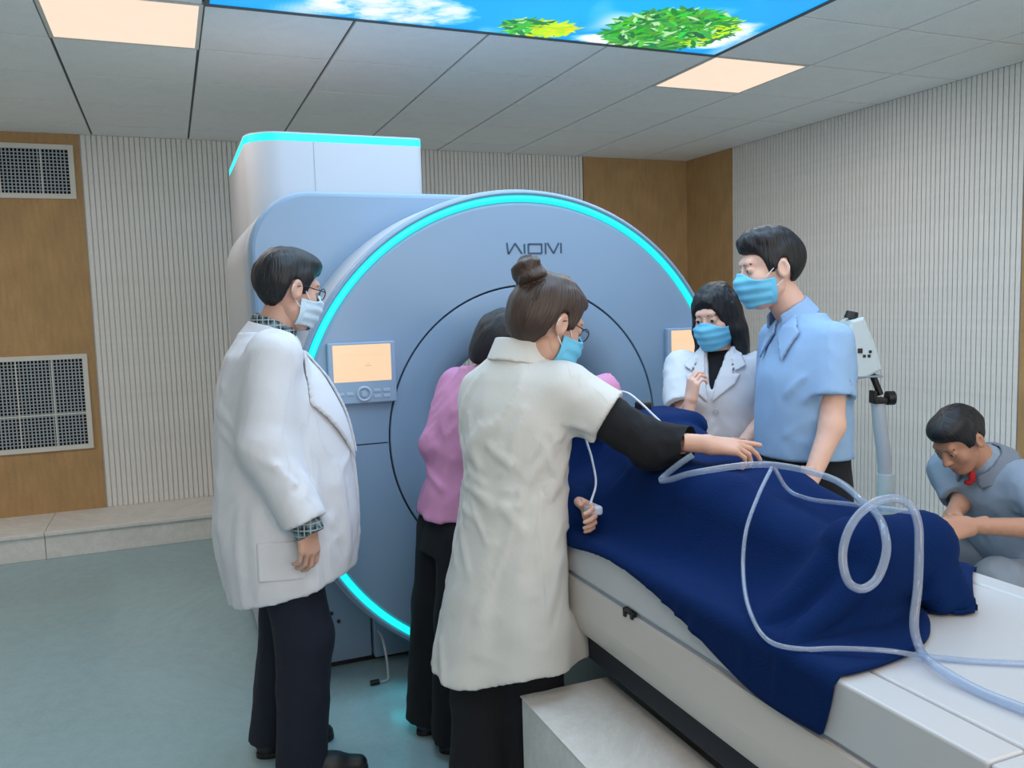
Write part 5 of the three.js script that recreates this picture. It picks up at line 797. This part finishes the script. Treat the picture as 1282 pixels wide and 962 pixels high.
// ---------------------------------------------------------------- contrast injector on its stand
{
  const t = thing('injector_stand', 'white injector head with a black cap on a tall white stand by the slatted wall', 'medical stand', [2.81, 0, -2.69], -22 * Math.PI / 180);
  const hs = new THREE.Shape(); for (const [i, [x, y]] of [[-0.165, 1.372], [-0.109, 1.386], [-0.06, 1.27], [-0.03, 1.162], [-0.1, 1.128], [-0.205, 1.112], [-0.195, 1.25]].entries()) i ? hs.lineTo(x, y) : hs.moveTo(x, y);
  const hg = extrude(hs, 0.13, 0.012, 8, 3); hg.translate(0, 0, -0.1); const pale = std(0xc3cfd2, { roughness: 0.45 });
  const head = part('injector_head', hg, pale, t, 'pale tapered injector housing');
  part('skirt_ring', (() => { const g = rbox(-0.2, -0.03, 1.13, 1.138, -0.102, 0.032, 0.003); g.rotateZ(0); return g; })(), M.coverDark, head);
  part('cap', (() => { const g = new THREE.CylinderGeometry(0.024, 0.028, 0.03, 20); g.rotateZ(-0.24); g.translate(-0.141, 1.394, -0.03); return g; })(), M.black, t, 'black cap');
  for (const [u, v, s] of [[-0.128, 1.245, 0.01], [-0.085, 1.24, 0.006], [-0.09, 1.222, 0.006], [-0.11, 1.222, 0.006]]) part('button', rbox(u - s, u + s, v - s, v + s, 0.028, 0.034, 0.002), M.black, head);
  part('arm_rod', tube([[-0.07, 1.17, -0.03], [-0.052, 1.141, -0.03], [-0.018, 1.05, -0.02]], 0.014, 16, 12), M.black, t, 'black rod');
  part('joint', merged([rbox(-0.055, 0.0, 1.015, 1.04, -0.045, 0.015, 0.006), rbox(-0.06, -0.042, 1.015, 1.07, -0.04, 0.01, 0.005)]), M.black, t);
  part('clamp_knob', (() => { const g = new THREE.CylinderGeometry(0.03, 0.03, 0.03, 20); g.rotateZ(Math.PI / 2); g.translate(0.022, 1.036, -0.015); return g; })(), M.black, t, 'round black clamp knob');
  part('pole', tube([[-0.028, 1.018, -0.02], [-0.02, 0.92, -0.015], [-0.006, 0.78, -0.005], [0.0, 0.66, 0]], 0.029, 30, 18), M.white, t, 'slightly bent white pole');
  const col = new THREE.CylinderGeometry(0.035, 0.04, 0.62, 22); col.translate(0, 0.40, 0); part('column', col, pale, t);
  for (let k = 0; k < 4; k++) { const a = k * Math.PI / 2 + 0.78, l = rbox(0.02, 0.27, 0.065, 0.1, -0.022, 0.022, 0.008); l.rotateY(a); part('foot', l, pale, t); const w = new THREE.CylinderGeometry(0.033, 0.033, 0.02, 18); w.rotateX(Math.PI / 2); w.translate(0.25, 0.033, 0); w.rotateY(a); part('castor', w, M.black, t); }
}
// ---------------------------------------------------------------- lit control-room window in the wall behind the viewer
{
  const w = struct('window_1', box(-0.1, 2.5, 0.95, 2.15, REAR - 0.02, REAR - 0.004), new THREE.MeshStandardMaterial({ color: 0x222222, emissive: 0xfff1e2, emissiveIntensity: 0.8, roughness: 0.2 }), 'lit control room window behind the viewer', 'window');
  part('window_frame', merged([box(-0.18, 2.58, 0.87, 0.95, REAR - 0.04, REAR), box(-0.18, 2.58, 2.15, 2.23, REAR - 0.04, REAR), box(-0.18, -0.1, 0.95, 2.15, REAR - 0.04, REAR), box(2.5, 2.58, 0.95, 2.15, REAR - 0.04, REAR)]), M.ventWhite, w);
  areaLight('window_light', 1.2, 1.55, REAR - 0.05, 2.5, 1.15, new THREE.Color(0xfff3e8), 3.4, [0, 0, -1]);
}
renderer.render(scene, camera);
